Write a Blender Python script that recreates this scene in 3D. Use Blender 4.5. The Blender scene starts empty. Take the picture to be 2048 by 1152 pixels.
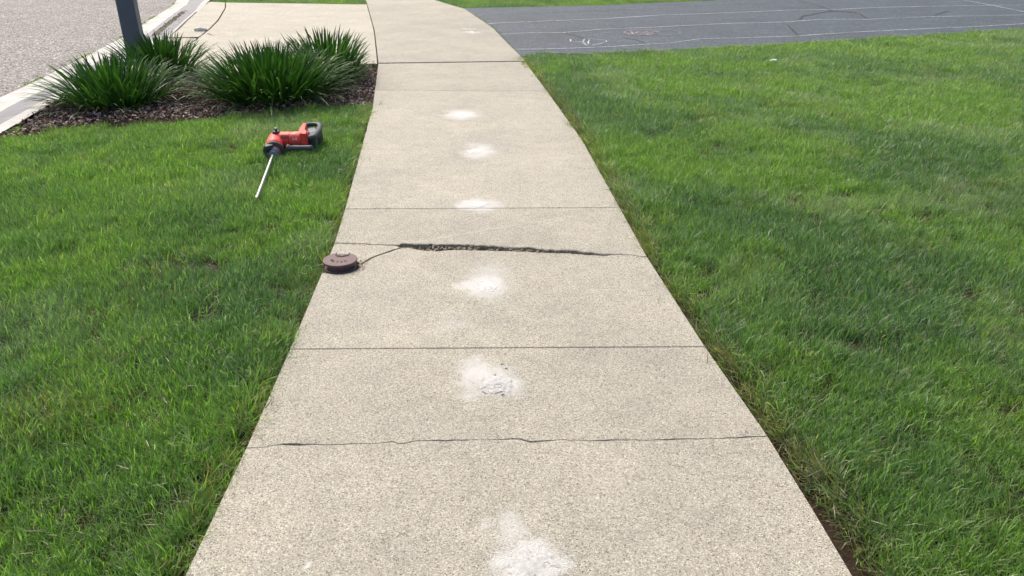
import bpy, bmesh, math, random
import numpy as np
from mathutils import Vector, Matrix, noise as mnoise

random.seed(7); rng = np.random.default_rng(11)
S = bpy.context.scene
COL = S.collection

# ------------------------------------------------------------------ camera, sky, sun, exposure
H = 1.4
PITCH = math.atan(726/1518)
cp, sp = math.cos(PITCH), math.sin(PITCH)
cam = bpy.data.cameras.new('camera'); cam.sensor_width = 36; cam.lens = 36*1518/2048
cam.clip_start = 0.05; cam.clip_end = 600
co = bpy.data.objects.new('camera', cam); COL.objects.link(co)
co.location = (0, 0, H); co.rotation_euler = (math.pi/2-PITCH, 0, 0)
S.camera = co

SUN_EL, SUN_AZ = math.radians(51), math.radians(-34)     # azimuth measured from +Y towards +X
w = bpy.data.worlds.new('World'); S.world = w; w.use_nodes = True
nt = w.node_tree; nt.nodes.clear()
sky = nt.nodes.new('ShaderNodeTexSky'); sky.sky_type = 'NISHITA'; sky.sun_disc = False
sky.sun_elevation = SUN_EL; sky.sun_rotation = SUN_AZ
sky.air_density = 1.0; sky.dust_density = 6.0; sky.ozone_density = 1.0
bg = nt.nodes.new('ShaderNodeBackground'); bg.inputs['Strength'].default_value = 0.15
wo = nt.nodes.new('ShaderNodeOutputWorld')
nt.links.new(sky.outputs[0], bg.inputs[0]); nt.links.new(bg.outputs[0], wo.inputs[0])
sl = bpy.data.lights.new('sun', 'SUN'); sl.energy = 1.75; sl.angle = math.radians(11); sl.color = (1, .94, .83)
so = bpy.data.objects.new('sun', sl); COL.objects.link(so)
sd = Vector((math.sin(SUN_AZ)*math.cos(SUN_EL), math.cos(SUN_AZ)*math.cos(SUN_EL), math.sin(SUN_EL)))
so.rotation_euler = sd.to_track_quat('Z', 'Y').to_euler(); so.location = sd*20
S.view_settings.view_transform = 'Standard'; S.view_settings.look = 'None'
S.view_settings.gamma = 1; S.view_settings.use_curve_mapping = False
S.view_settings.exposure = 0.50
S.render.engine = 'CYCLES'

# ------------------------------------------------------------------ helpers
def G(px, py, z=0.0):
    """photo pixel -> point of the place at height z"""
    u = (px-1024)/1518; v = (py-576)/1518
    d = (u, cp-v*sp, -sp-v*cp); t = (H-z)/-d[2]
    return (d[0]*t, d[1]*t)
def GL(pts, z=0.0): return [G(a, b, z) for a, b in pts]

def mk(name, verts, faces, mats=None, parent=None, mi=None, smooth=False):
    me = bpy.data.meshes.new(name); me.from_pydata([tuple(v) for v in verts], [], faces)
    if mats is not None:
        for m in (mats if isinstance(mats, (list, tuple)) else [mats]): me.materials.append(m)
    if mi is not None: me.polygons.foreach_set('material_index', mi)
    if smooth: me.polygons.foreach_set('use_smooth', [True]*len(me.polygons))
    me.update()
    o = bpy.data.objects.new(name, me); COL.objects.link(o)
    if parent: o.parent = parent
    return o
def frombm(name, bm, mats, parent=None, smooth=False):
    bmesh.ops.recalc_face_normals(bm, faces=bm.faces)
    me = bpy.data.meshes.new(name); bm.to_mesh(me); bm.free()
    for m in (mats if isinstance(mats, (list, tuple)) else [mats]): me.materials.append(m)
    if smooth: me.polygons.foreach_set('use_smooth', [True]*len(me.polygons))
    o = bpy.data.objects.new(name, me); COL.objects.link(o)
    if parent: o.parent = parent
    return o
def empty(name, loc=(0, 0, 0)):
    o = bpy.data.objects.new(name, None); COL.objects.link(o); o.location = loc
    o.empty_display_size = .05
    return o
def tag(o, label=None, cat=None, group=None, kind=None):
    if label: o['label'] = label
    if cat: o['category'] = cat
    if group: o['group'] = group
    if kind: o['kind'] = kind
    return o
def fix(child, root):                        # child built in world coordinates under a moved root
    child.parent = root; child.matrix_parent_inverse = Matrix.Translation(root.location).inverted()
    return child

class MT:
    def __init__(s, name, rough=.8, spec=.3):
        s.m = bpy.data.materials.new(name); s.m.use_nodes = True
        s.t = s.m.node_tree; s.t.nodes.clear()
        s.out = s.n('ShaderNodeOutputMaterial'); s.b = s.n('ShaderNodeBsdfPrincipled')
        s.b.inputs['Roughness'].default_value = rough
        s.b.inputs['Specular IOR Level'].default_value = spec
        s.l(s.b.outputs[0], s.out.inputs[0])
    def n(s, t, **k):
        x = s.t.nodes.new(t)
        for a, b in k.items(): setattr(x, a, b)
        return x
    def l(s, a, b): s.t.links.new(a, b)
    def val(s, x, sock):
        if isinstance(x, (int, float)): sock.default_value = x
        elif isinstance(x, tuple): sock.default_value = x if len(x) == len(sock.default_value) else (*x, 1)
        else: s.l(x, sock)
    def pos(s):
        return s.n('ShaderNodeNewGeometry').outputs['Position']
    def noise(s, sc, det=3, vec=None, rough=.5, dist=0):
        x = s.n('ShaderNodeTexNoise'); x.inputs['Scale'].default_value = sc
        x.inputs['Detail'].default_value = det; x.inputs['Roughness'].default_value = rough
        x.inputs['Distortion'].default_value = dist
        s.l(vec if vec is not None else s.pos(), x.inputs['Vector']); return x.outputs[0]
    def vor(s, sc, vec=None, feat='F1'):
        x = s.n('ShaderNodeTexVoronoi', feature=feat); x.inputs['Scale'].default_value = sc
        s.l(vec if vec is not None else s.pos(), x.inputs['Vector']); return x
    def ramp(s, f, stops, interp='LINEAR'):
        r = s.n('ShaderNodeValToRGB'); r.color_ramp.interpolation = interp
        e = r.color_ramp.elements
        while len(e) < len(stops): e.new(.5)
        for i, (p, c) in enumerate(stops):
            e[i].position = p; e[i].color = (*c, 1) if isinstance(c, tuple) else (c, c, c, 1)
        s.val(f, r.inputs[0]); return r.outputs[0]
    def mix(s, f, a, b, mode='MIX'):
        x = s.n('ShaderNodeMix', data_type='RGBA', blend_type=mode)
        s.val(f, x.inputs[0]); s.val(a, x.inputs[6]); s.val(b, x.inputs[7]); return x.outputs[2]
    def math(s, op, a, b=0.0, c=0.0):
        x = s.n('ShaderNodeMath', operation=op); s.val(a, x.inputs[0]); s.val(b, x.inputs[1])
        if op in ('MULTIPLY_ADD', 'SMOOTH_MIN', 'SMOOTH_MAX', 'COMPARE'): s.val(c, x.inputs[2])
        return x.outputs[0]
    def rng(s, f, a, b, c=0.0, d=1.0, smooth=False):
        x = s.n('ShaderNodeMapRange', interpolation_type='SMOOTHSTEP' if smooth else 'LINEAR'); s.val(f, x.inputs[0])
        for i, v in enumerate((a, b, c, d)): x.inputs[i+1].default_value = v
        return x.outputs[0]
    def bump(s, h, st=.5, dist=.002):
        x = s.n('ShaderNodeBump'); x.inputs['Strength'].default_value = st
        x.inputs['Distance'].default_value = dist; s.val(h, x.inputs['Height'])
        s.l(x.outputs[0], s.b.inputs['Normal'])
    def col(s, c): s.val(c, s.b.inputs['Base Color']); return s
def plain(name, c, rough=.6, spec=.4, metal=0, nz=.12, sc=60):
    m = MT(name, rough, spec); m.b.inputs['Metallic'].default_value = metal
    d = tuple(x*(1-nz*2) for x in c); e = tuple(min(1, x*(1+nz)) for x in c)
    m.col(m.mix(m.noise(sc, 4), d, e)); return m.m

# ------------------------------------------------------------------ materials
DUST = [  # pixel centre, radius x, radius y (metres), strength
    (925, 229, .17, .20, 1.0), (960, 302, .13, .20, .95), (955, 409, .13, .13, 1.0), (972, 569, .115, .145, 1.15),
    (985, 757, .115, .12, 1.0), (1058, 1126, .10, .075, 1.0), (1022, 1060, .06, .10, .55), (940, 735, .09, .07, .6),
    (905, 650, .07, .10, .28), (630, 1136, .012, .014, 1.0), (975, 545, .12, .14, .5)]
def concrete(name, dust=False, tone=1.0):
    m = MT(name, .68, .45); P = m.pos()
    v = m.vor(320, P); r = m.n('ShaderNodeSeparateColor'); m.l(v.outputs['Color'], r.inputs[0])
    base = m.ramp(r.outputs[0], [(0, (.100, .094, .080)), (.07, (.185, .174, .147)), (.16, (.325, .306, .255)), (.45, (.382, .361, .300)),
                                 (.75, (.440, .417, .350)), (.94, (.62, .595, .52))], 'LINEAR')
    tint = m.ramp(r.outputs[1], [(0, (1.0, .93, .86)), (.5, (1, 1, 1)), (1, (.94, 1.0, .97))])
    base = m.mix(1, base, tint, 'MULTIPLY')
    pit = m.noise(520, 2, P)
    base = m.mix(m.rng(pit, .60, .70), base, (.13, .12, .10))
    base = m.mix(m.rng(m.noise(260, 1, P), .62, .72), base, (.62, .605, .56))
    big = m.noise(1.6, 4, P, .6)
    base = m.mix(1, base, m.ramp(big, [(.3, (.86*tone, .86*tone, .86*tone)), (.7, (1.06*tone, 1.04*tone, 1.0*tone))]), 'MULTIPLY')
    blot = m.noise(9, 4, P, .6)
    base = m.mix(1, base, m.ramp(blot, [(.35, .93), (.65, 1.04)]), 'MULTIPLY')
    dirt = m.noise(.55, 5, P, .65)
    base = m.mix(m.rng(dirt, .48, .66, 0, .30), base, m.mix(1, base, (.72, .71, .70), 'MULTIPLY'))
    oi = m.n('ShaderNodeObjectInfo').outputs['Random']; base = m.mix(1, base, m.ramp(oi, [(0, .93), (1, 1.05)]), 'MULTIPLY')
    if dust:
        tot = None
        wob = m.n('ShaderNodeVectorMath', operation='SCALE'); wn = m.n('ShaderNodeTexNoise'); wn.inputs['Scale'].default_value = 9
        wn.inputs['Detail'].default_value = 4
        m.l(P, wn.inputs['Vector']); m.l(wn.outputs['Color'], wob.inputs[0]); wob.inputs['Scale'].default_value = .24
        ad = m.n('ShaderNodeVectorMath', operation='ADD'); m.l(P, ad.inputs[0]); m.l(wob.outputs[0], ad.inputs[1])
        sub0 = m.n('ShaderNodeVectorMath', operation='SUBTRACT'); m.l(ad.outputs[0], sub0.inputs[0]); sub0.inputs[1].default_value = (.12, .12, .12)
        for (px, py, rx, ry, st) in DUST:
            x, y = G(px, py)
            sb = m.n('ShaderNodeVectorMath', operation='SUBTRACT'); m.l(sub0.outputs[0], sb.inputs[0]); sb.inputs[1].default_value = (x, y, 0)
            dv = m.n('ShaderNodeVectorMath', operation='MULTIPLY'); m.l(sb.outputs[0], dv.inputs[0]); dv.inputs[1].default_value = (1/rx, 1/ry, 0)
            ln = m.n('ShaderNodeVectorMath', operation='LENGTH'); m.l(dv.outputs[0], ln.inputs[0])
            g = m.rng(ln.outputs['Value'], 1.45, .0, 0, st, True)
            tot = g if tot is None else m.math('MAXIMUM', tot, g)
        grain = m.noise(240, 2, P)
        f = m.math('ADD', m.math('MULTIPLY', tot, 1.75), m.math('MULTIPLY', m.math('SUBTRACT', grain, .5), 1.6))
        f = m.math('MULTIPLY', m.rng(f, .22, 1.35), m.rng(tot, 0, .12))
        base = m.mix(m.math('MULTIPLY', f, .78), base, (.60, .60, .58))
    m.col(base)
    hgt = m.math('ADD', m.math('MULTIPLY', v.outputs['Distance'], 60), pit)
    m.bump(hgt, .35, .0012)
    return m.m
M = {}
M['walk'] = concrete('exposed_aggregate_concrete', True)
M['wing'] = concrete('light_broom_concrete', False, 1.14)
def broken():
    m = MT('broken_concrete_edge', .95, .1)
    n = m.noise(70, 5, rough=.7)
    m.col(m.ramp(n, [(.3, (.09, .07, .05)), (.5, (.27, .23, .17)), (.7, (.48, .43, .34))])); m.bump(n, 1, .006); return m.m
M['broken'] = broken()
def soil():
    m = MT('dark_soil', .95, .1); n = m.noise(55, 6, rough=.7)
    m.col(m.ramp(n, [(.3, (.018, .012, .008)), (.6, (.055, .036, .024)), (.8, (.10, .07, .045))])); m.bump(n, 1, .01); return m.m
M['soil'] = soil()
def far_ground():
    m = MT('distant_turf', .95, .1); n = m.noise(2.5, 5)
    m.col(m.ramp(n, [(.3, (.03, .06, .012)), (.7, (.07, .12, .03))])); return m.m
M['ground'] = far_ground()
def curbm():
    m = MT('curb_concrete', .85, .2); P = m.pos()
    n = m.noise(5, 5, P, .6); f = m.noise(180, 2, P)
    c = m.ramp(n, [(.3, (.44, .43, .385)), (.7, (.58, .58, .56))]); m.col(m.mix(1, c, m.ramp(f, [(.3, .8), (.7, 1.12)]), 'MULTIPLY'))
    m.bump(f, .3, .001); return m.m
M['curb'] = curbm()
def shadebandm():  # grey-blue shadow band along the gutter, painted into the concrete colour
    m = MT('shadow_band_concrete', .6, .3); n = m.noise(6, 4)
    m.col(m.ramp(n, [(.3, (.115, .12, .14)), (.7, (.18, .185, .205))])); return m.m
M['damp'] = shadebandm()
def roadm():
    m = MT('chip_seal_asphalt', .75, .25); P = m.pos()
    v = m.vor(66, P); r = m.n('ShaderNodeSeparateColor'); m.l(v.outputs['Color'], r.inputs[0])
    c = m.ramp(r.outputs[0], [(0, (.05, .046, .042)), (.3, (.15, .144, .138)), (.6, (.245, .236, .228)), (.85, (.35, .34, .33)), (1, (.66, .65, .64))])
    c = m.mix(1, c, m.ramp(m.noise(1.1, 5, P, .65), [(.3, (.9, .86, .82)), (.7, (1.1, 1.1, 1.1))]), 'MULTIPLY')
    m.col(c); m.bump(v.outputs['Distance'], 1, .01); return m.m
M['road'] = roadm()
def drivem():
    m = MT('sealed_asphalt', .7, .22); P = m.pos()
    mp = m.n('ShaderNodeMapping'); mp.inputs['Rotation'].default_value = (0, 0, math.radians(-22)); mp.inputs['Scale'].default_value = (.6, 3.0, 1)
    m.l(P, mp.inputs['Vector'])
    n = m.noise(1.4, 5, mp.outputs[0], .6); f = m.noise(120, 3, P); v = m.vor(90, P)
    c = m.ramp(n, [(.3, (.040, .054, .067)), (.7, (.082, .104, .124))])
    c = m.mix(1, c, m.ramp(f, [(.3, .75), (.7, 1.2)]), 'MULTIPLY')
    c = m.mix(m.rng(m.noise(3.2, 5, mp.outputs[0], .7), .56, .72, 0, .45), c, (.22, .25, .275))
    mp2 = m.n('ShaderNodeMapping'); mp2.inputs['Rotation'].default_value = (0, 0, math.radians(-22)); mp2.inputs['Scale'].default_value = (2.2, 9.0, 1); m.l(P, mp2.inputs['Vector'])
    c = m.mix(m.rng(m.noise(3.0, 4, mp2.outputs[0], .75), .60, .70, 0, .5), c, (.28, .31, .335))
    c = m.mix(m.rng(m.noise(.7, 4, P, .6), .50, .62, 0, .35), c, (.040, .045, .050))
    r2 = m.n('ShaderNodeSeparateColor'); m.l(v.outputs['Color'], r2.inputs[0]); c = m.mix(m.rng(r2.outputs[0], .86, .96, 0, .6), c, (.30, .31, .32))
    m.col(c); m.bump(v.outputs['Distance'], .7, .004)
    m.val(m.rng(n, .3, .7, .62, .8), m.b.inputs['Roughness']); return m.m
M['drive'] = drivem()
def chalkm(name, c, thr=.42):
    m = MT(name, .95, .1); n = m.noise(38, 4, rough=.7)
    m.col(m.mix(m.rng(n, thr-.06, thr+.12), (.10, .112, .125), c)); return m.m
M['chalk'] = chalkm('white_chalk', (.54, .59, .62)); M['pink'] = chalkm('pink_chalk', (.52, .40, .43), .46)
M['chalk2'] = chalkm('worn_white_chalk', (.38, .43, .46), .5)
M['seal'] = plain('dark_crack', (.022, .022, .024), .7)
M['chalkwalk'] = plain('chalk_on_concrete', (.82, .80, .76), .95, .1)
M['mortar'] = MT('pale_mortar', .95, .1)
_n = M['mortar'].noise(120, 5, rough=.65)
M['mortar'].col(M['mortar'].ramp(_n, [(.3, (.34, .335, .315)), (.6, (.53, .525, .505))])); M['mortar'].bump(_n, .6, .002); M['mortar'] = M['mortar'].m
M['plug'] = plain('grey_mortar_plug', (.32, .31, .285), .9, .1, nz=.2, sc=200)
M['mortar2'] = plain('white_mortar_dust', (.60, .595, .575), .95, .1, nz=.06, sc=90)
def bark():
    m = MT('shredded_bark', .9, .15)
    oi = m.n('ShaderNodeObjectInfo').outputs['Random']
    c = m.ramp(oi, [(0, (.07, .048, .042)), (.35, (.18, .12, .10)), (.7, (.29, .205, .178)), (.9, (.42, .34, .30)), (1, (.62, .55, .50))])
    m.col(m.mix(1, c, m.ramp(m.noise(90, 3), [(.3, .7), (.7, 1.2)]), 'MULTIPLY')); return m.m
M['bark'] = bark()

def grass_mat():
    m = MT('turf_blade'); t = m.t; t.nodes.remove(m.b)
    P = m.pos()
    rnd = m.n('ShaderNodeAttribute', attribute_name='br').outputs['Fac']       # per blade
    hh = m.n('ShaderNodeAttribute', attribute_name='bh').outputs['Fac']        # along blade
    dry = m.n('ShaderNodeAttribute', attribute_name='dry', attribute_type='INSTANCER').outputs['Fac']
    ton = m.n('ShaderNodeAttribute', attribute_name='ton', attribute_type='INSTANCER').outputs['Fac']
    a = m.ramp(rnd, [(0, (.052, .118, .014)), (.4, (.122, .235, .038)), (.85, (.215, .355, .078)), (1, (.38, .48, .20))])   # fresh
    b = m.ramp(rnd, [(0, (.026, .075, .020)), (.5, (.066, .155, .045)), (1, (.21, .32, .20))])                              # bluish, deep
    c = m.mix(ton, a, b)
    pal = m.n('ShaderNodeAttribute', attribute_name='pal', attribute_type='INSTANCER').outputs['Fac']
    c = m.mix(pal, c, m.ramp(rnd, [(0, (.10, .16, .08)), (1, (.32, .40, .26))]))
    dcol = m.ramp(rnd, [(0, (.10, .075, .03)), (.6, (.26, .21, .10)), (1, (.40, .34, .20))])
    isdry = m.math('LESS_THAN', m.math('FRACT', m.math('MULTIPLY', rnd, 7.31)), dry)
    c = m.mix(m.math('MULTIPLY', isdry, .85), c, dcol)
    c = m.mix(m.rng(hh, 0, .45, .65, 0), c, (.055, .062, .024))                   # foot darkened: shade between the blades put into the colour
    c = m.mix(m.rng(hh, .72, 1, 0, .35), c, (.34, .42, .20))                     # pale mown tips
    d = m.n('ShaderNodeBsdfDiffuse'); tr = m.n('ShaderNodeBsdfTranslucent'); g = m.n('ShaderNodeBsdfGlossy')
    m.l(c, d.inputs[0]); c2 = m.mix(1, c, (1.35, 1.7, .6), 'MULTIPLY'); m.l(c2, tr.inputs[0])
    g.inputs['Roughness'].default_value = .45; g.inputs[0].default_value = (1, 1, .95, 1)
    m1 = m.n('ShaderNodeMixShader'); m1.inputs[0].default_value = .50; m.l(d.outputs[0], m1.inputs[1]); m.l(tr.outputs[0], m1.inputs[2])
    lw = m.n('ShaderNodeLayerWeight'); lw.inputs[0].default_value = .3
    m2 = m.n('ShaderNodeMixShader'); m.l(m.rng(lw.outputs['Facing'], 0, 1, .035, .10), m2.inputs[0]); m.l(m1.outputs[0], m2.inputs[1]); m.l(g.outputs[0], m2.inputs[2])
    m.l(m2.outputs[0], m.out.inputs[0]); return m.m
M['grass'] = grass_mat()
def strap_mat():
    m = MT('strap_leaf'); m.t.nodes.remove(m.b)
    rnd = m.n('ShaderNodeAttribute', attribute_name='br').outputs['Fac']
    c = m.ramp(rnd, [(0, (.016, .056, .012)), (.5, (.034, .105, .022)), (.93, (.075, .175, .040)), (.965, (.12, .15, .05)), (1, (.30, .25, .13))])
    d = m.n('ShaderNodeBsdfDiffuse'); tr = m.n('ShaderNodeBsdfTranslucent'); g = m.n('ShaderNodeBsdfGlossy')
    m.l(c, d.inputs[0]); m.l(m.mix(1, c, (1.4, 1.5, .7), 'MULTIPLY'), tr.inputs[0])
    g.inputs['Roughness'].default_value = .33
    m1 = m.n('ShaderNodeMixShader'); m1.inputs[0].default_value = .25; m.l(d.outputs[0], m1.inputs[1]); m.l(tr.outputs[0], m1.inputs[2])
    lw = m.n('ShaderNodeLayerWeight'); lw.inputs[0].default_value = .3
    m2 = m.n('ShaderNodeMixShader'); m.l(m.rng(lw.outputs['Facing'], 0, 1, .02, .06), m2.inputs[0]); m.l(m1.outputs[0], m2.inputs[1]); m.l(g.outputs[0], m2.inputs[2])
    m.l(m2.outputs[0], m.out.inputs[0]); return m.m
M['strap'] = strap_mat()
M['post'] = plain('slate_grey_paint', (.105, .125, .155), .55, .4, nz=.06, sc=12)
M['iron'] = None
def iron():
    m = MT('brown_painted_iron', .6, .35); n = m.noise(60, 5, rough=.65)
    m.col(m.ramp(n, [(.3, (.105, .066, .066)), (.7, (.165, .108, .106))])); m.bump(n, .35, .001); return m.m
M['iron'] = iron()
M['red'] = plain('red_plastic', (.80, .085, .06), .5, .4, nz=.08, sc=25)
M['dark'] = plain('charcoal_plastic', (.045, .055, .065), .5, .4, nz=.1, sc=30)
M['black'] = plain('black_rubber', (.022, .022, .024), .6, .3)
M['grey'] = plain('grey_plastic', (.16, .19, .22), .5, .4, nz=.1, sc=40)
M['sidegrip'] = plain('grey_rubber_grip', (.09, .11, .12), .6, .3, nz=.1, sc=40)
M['steel'] = plain('drill_steel', (.55, .55, .53), .45, .5, .6)
M['white'] = plain('white_print', (.82, .80, .78), .6, .3)
M['yellow'] = plain('yellow_petal', (.75, .58, .02), .7, .2)
M['weed'] = plain('weed_leaf', (.10, .17, .03), .7, .2)
M['paper'] = plain('white_litter', (.80, .80, .78), .8, .2)
M['stone'] = plain('pale_stone', (.72, .69, .62), .9, .2)

# ------------------------------------------------------------------ plan of the place (metres, from the photograph)
Lp = [(-.74, -4.0), (-.765, .2)] + GL([(370, 1152), (500, 880), (580, 698), (640, 555), (668, 489), (690, 418), (722, 300), (745, 215), (757, 126)]) + \
     [(-2.03, 11.765), (-3.02, 16.74), (-4.6, 20.6), (-7.2, 25.0)]
Rp = [(.84, -4.0), (.83, .2)] + GL([(1708, 1152), (1535, 872), (1410, 693), (1295, 515), (1240, 415), (1165, 280), (1100, 190), (1048, 120), (985, 55), (930, 18)]) + \
     [(-1.593, 16.74), (-3.0, 20.0), (-5.4, 24.0)]
Lx = lambda y: float(np.interp(y, [p[1] for p in Lp], [p[0] for p in Lp]))
Rx = lambda y: float(np.interp(y, [p[1] for p in Rp], [p[0] for p in Rp]))
def side(P_, y0, y1, n=.25):      # points on an edge polyline strictly between
    f = Lx if P_ is Lp else Rx
    k = max(1, int((y1-y0)/n)); return [(f(y0+(y1-y0)*i/k), y0+(y1-y0)*i/k) for i in range(1, k)]
def jag(a, b, n, amp):
    o = []
    for i in range(1, n):
        t = i/n; o.append((a[0]+(b[0]-a[0])*t, a[1]+(b[1]-a[1])*t+random.uniform(-amp, amp)))
    return o
def dense(pts, step, amp):        # a crack line with small irregularities
    o = [pts[0]]
    for a, b in zip(pts, pts[1:]):
        d = math.hypot(b[0]-a[0], b[1]-a[1]); k = max(1, int(d/step))
        for i in range(1, k+1):
            t = i/k; e = amp if i < k else amp*.4
            o.append((a[0]+(b[0]-a[0])*t+random.uniform(-e, e)*.4, a[1]+(b[1]-a[1])*t+random.uniform(-e, e)))
    return o

# ground and soils
grd = mk('ground', [(-250, -250, -.30), (250, -250, -.30), (250, 250, -.30), (-250, 250, -.30)], [(0, 1, 2, 3)], M['ground'])
tag(grd, kind='structure')
def area(poly): return sum(a[0]*b[1]-b[0]*a[1] for a, b in zip(poly, poly[1:]+poly[:1]))/2
def prism(name, poly, z, th, mats, parent=None, zf=None, bev=.0, smi=0, bz=None):
    """flat slab with eased top edges: outline poly, top z (+zf), thickness th"""
    if area(poly) < 0: poly = poly[::-1]
    clean = []
    for p in poly:
        if not clean or math.hypot(p[0]-clean[-1][0], p[1]-clean[-1][1]) > .0015: clean.append(p)
    if math.hypot(clean[0][0]-clean[-1][0], clean[0][1]-clean[-1][1]) < .0015: clean.pop()
    poly = clean; n = len(poly); Z = lambda x, y: z+(zf(x, y) if zf else 0)
    V, F, mi = [], [], []
    if bev:
        ins = []
        for i in range(n):
            a, b, c = poly[i-1], poly[i], poly[(i+1) % n]
            e1 = Vector((b[0]-a[0], b[1]-a[1])).normalized(); e2 = Vector((c[0]-b[0], c[1]-b[1])).normalized()
            n1 = Vector((-e1.y, e1.x)); n2 = Vector((-e2.y, e2.x)); s_ = n1+n2
            k = bev/max(.45, (1+n1.dot(n2))/2)**.5
            s_ = s_.normalized() if s_.length > 1e-6 else n1
            ins.append((b[0]+s_.x*k, b[1]+s_.y*k))
        V += [(x, y, Z(x, y)) for x, y in ins]; F.append(tuple(range(n))); mi.append(0)
        V += [(x, y, Z(x, y)-(bz or bev*.7)) for x, y in poly]
        for i in range(n): F.append((i+n, (i+1) % n+n, (i+1) % n, i)); mi.append(0)
        o1 = n
    else:
        V += [(x, y, Z(x, y)) for x, y in poly]; F.append(tuple(range(n))); mi.append(0); o1 = 0
    o2 = len(V); V += [(x, y, z-th) for x, y in poly]
    for i in range(n): F.append((i+o2, (i+1) % n+o2, (i+1) % n+o1, i+o1)); mi.append(smi)
    return mk(name, V, F, mats, parent, mi)

# kerb lines (z of the pan about -.12)
back = [(-2.75, -6), (-3.2, 0)] + [(-3.80, 5.5), (-4.02, 6.7), (-4.27, 8.3), (-4.62, 10.2), (-4.95, 11.75), (-5.45, 13.6), (-6.25, 16.74), (-8.0, 22), (-10.6, 28)]
roade = [(-3.60, -6), (-4.02, 0)] + [(-4.72, 5.5)] + GL([(0, 205), (105, 140), (230, 80), (300, 50), (345, 25), (380, 0)], -.095) + [(-9.0, 23.0), (-11.6, 28.5)]
def resample(P_, n):
    P_ = np.array(P_); d = np.r_[0, np.cumsum(np.hypot(*np.diff(P_, axis=0).T))]; t = np.linspace(0, d[-1], n)
    return np.c_[np.interp(t, d, P_[:, 0]), np.interp(t, d, P_[:, 1])]
By = lambda y: float(np.interp(y, [p[1] for p in back], [p[0] for p in back]))
Ry = lambda y: float(np.interp(y, [p[1] for p in roade], [p[0] for p in roade]))

lawnB = GL([(0, 276), (100, 256), (200, 243), (310, 240), (400, 236), (500, 224), (600, 212), (680, 208), (747, 206)], 0)   # lawn / mulch line
left_poly = [(x, y) for x, y in Lp if y < 6.6] + [(Lx(6.68), 6.68)] + lawnB[::-1] + [(By(5.45), 5.45), (By(0), 0), (By(-4), -4)]
driveN = [(.07, 9.25), (.16, 9.42), (.42, 9.66)] + GL([(1180, 101), (1300, 96), (1400, 90), (1500, 86), (1700, 74), (1850, 65), (2048, 54)], .02) + [(12, 14.05), (26, 19.8)]
driveF = [(-1.17, 15.25), (.3, 15.5), (1.729, 15.858), (3.89, 16.739), (10, 19.3), (26, 26.2)]
right_poly = [(Rx(-4), -4)] + [(x, y) for x, y in Rp if -4 < y < 9.0] + [(.06, 9.22)] + driveN[1:] + [(26, -4)]
farR_poly = [(Rx(15.2), 15.2), (-1.17, 15.27)] + driveF[1:] + [(26, 40), (-5, 40), (-5.4, 24), (Rx(20), 20), (Rx(16.74), 16.74)]
wing_top = GL([(735, 9), (600, 7), (452, 5)])
farL_poly = [(Lx(15.7), 15.72), wing_top[1], wing_top[2], (-6.0, 16.4), (-6.3, 17), (By(22), 22), (By(28), 28), (-8, 28), (-7.2, 25), (-4.6, 20.6), (Lx(16.74), 16.74)]
def so_poly(p, ins=0): return p
for nm, p in (('left', left_poly), ('right', right_poly), ('far_right', farR_poly), ('far_left', farL_poly)):
    o = prism('lawn_soil', p, -.05, .25, M['ground'] if 'far' in nm else M['soil']); tag(o, kind='structure')
bedfront = lawnB
wingF = GL([(757, 127), (700, 128), (600, 135), (500, 142), (400, 149)]) + [(-3.75, 8.02), (By(8.2), 8.2)]
mulch_poly = lawnB + [(Lx(7.5), 7.5), (Lx(8.7), 8.7)] + wingF[1:] + [(By(7.4), 7.4), (By(6.7), 6.7), (By(6), 6.0), (By(5.45), 5.45)]
o = prism('bed_soil', mulch_poly, -.035, .25, M['soil']); tag(o, kind='structure')

# ------------------------------------------------------------------ sidewalk
walk = empty('sidewalk'); tag(walk, kind='structure')
WM = [M['walk'], M['broken']]
def band(y0pts, y1pts, zf=None, bev=.006, extra=None):
    """slab between a near line and a far line (both left->right)"""
    yl0, yr0, yl1, yr1 = y0pts[0][1], y0pts[-1][1], y1pts[0][1], y1pts[-1][1]
    poly = list(y0pts)+side(Rp, yr0, yr1)+list(y1pts[::-1])+side(Lp, yl0, yl1)[::-1]
    return prism('slab', poly, 0, .11, WM, walk, zf, bev, 1, .004)
def row(y, gap, side_=1):
    return [(Lx(y), y+gap*side_), (Rx(y), y+gap*side_)]
c1 = GL([(487, 896), (530, 894), (560, 889), (580, 888), (592, 889), (640, 889), (700, 888), (760, 886), (785, 883), (797, 887), (812, 886), (830, 882), (880, 881),
         (940, 880), (990, 879), (1040, 878), (1062, 884), (1085, 882), (1130, 879), (1180, 882), (1240, 880), (1300, 880), (1360, 878), (1440, 877), (1500, 873), (1536, 872)])
c1 = [(Lx(c1[0][1]), c1[0][1])]+dense(c1, .02, .0022)[1:-1]+[(Rx(c1[-1][1]), c1[-1][1])]
wd = [max(.0001, .0022*mnoise.noise(Vector((i*.21, 3, 3)))+.0009+.0006*random.random()) for i in range(len(c1))]
for i, p in enumerate(c1):
    if abs(p[0]-G(590, 889)[0]) < .02: wd[i] = .005
c1n = [(x, y-wd[i]) for i, (x, y) in enumerate(c1)]; c1f = [(x, y+wd[i]) for i, (x, y) in enumerate(c1)]
yj0 = .93
jA = lambda y, s, g=.0035: [(Lx(y), y+s*g), (Rx(y), y+s*g)]
prism('slab', [(Lx(-4), -4), (Rx(-4), -4)]+side(Rp, -4, -2.2)+[(Rx(-2.2), -2.2), (Lx(-2.2), -2.2)], 0, .11, WM, walk, None, .007, 1)
band(jA(-2.2, 1), jA(-.62, -1)); band(jA(-.62, 1), jA(yj0, -1))
band(jA(yj0, 1), c1n, bev=.0012)
j2y = [G(580, 698), G(1410, 693)]
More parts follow.
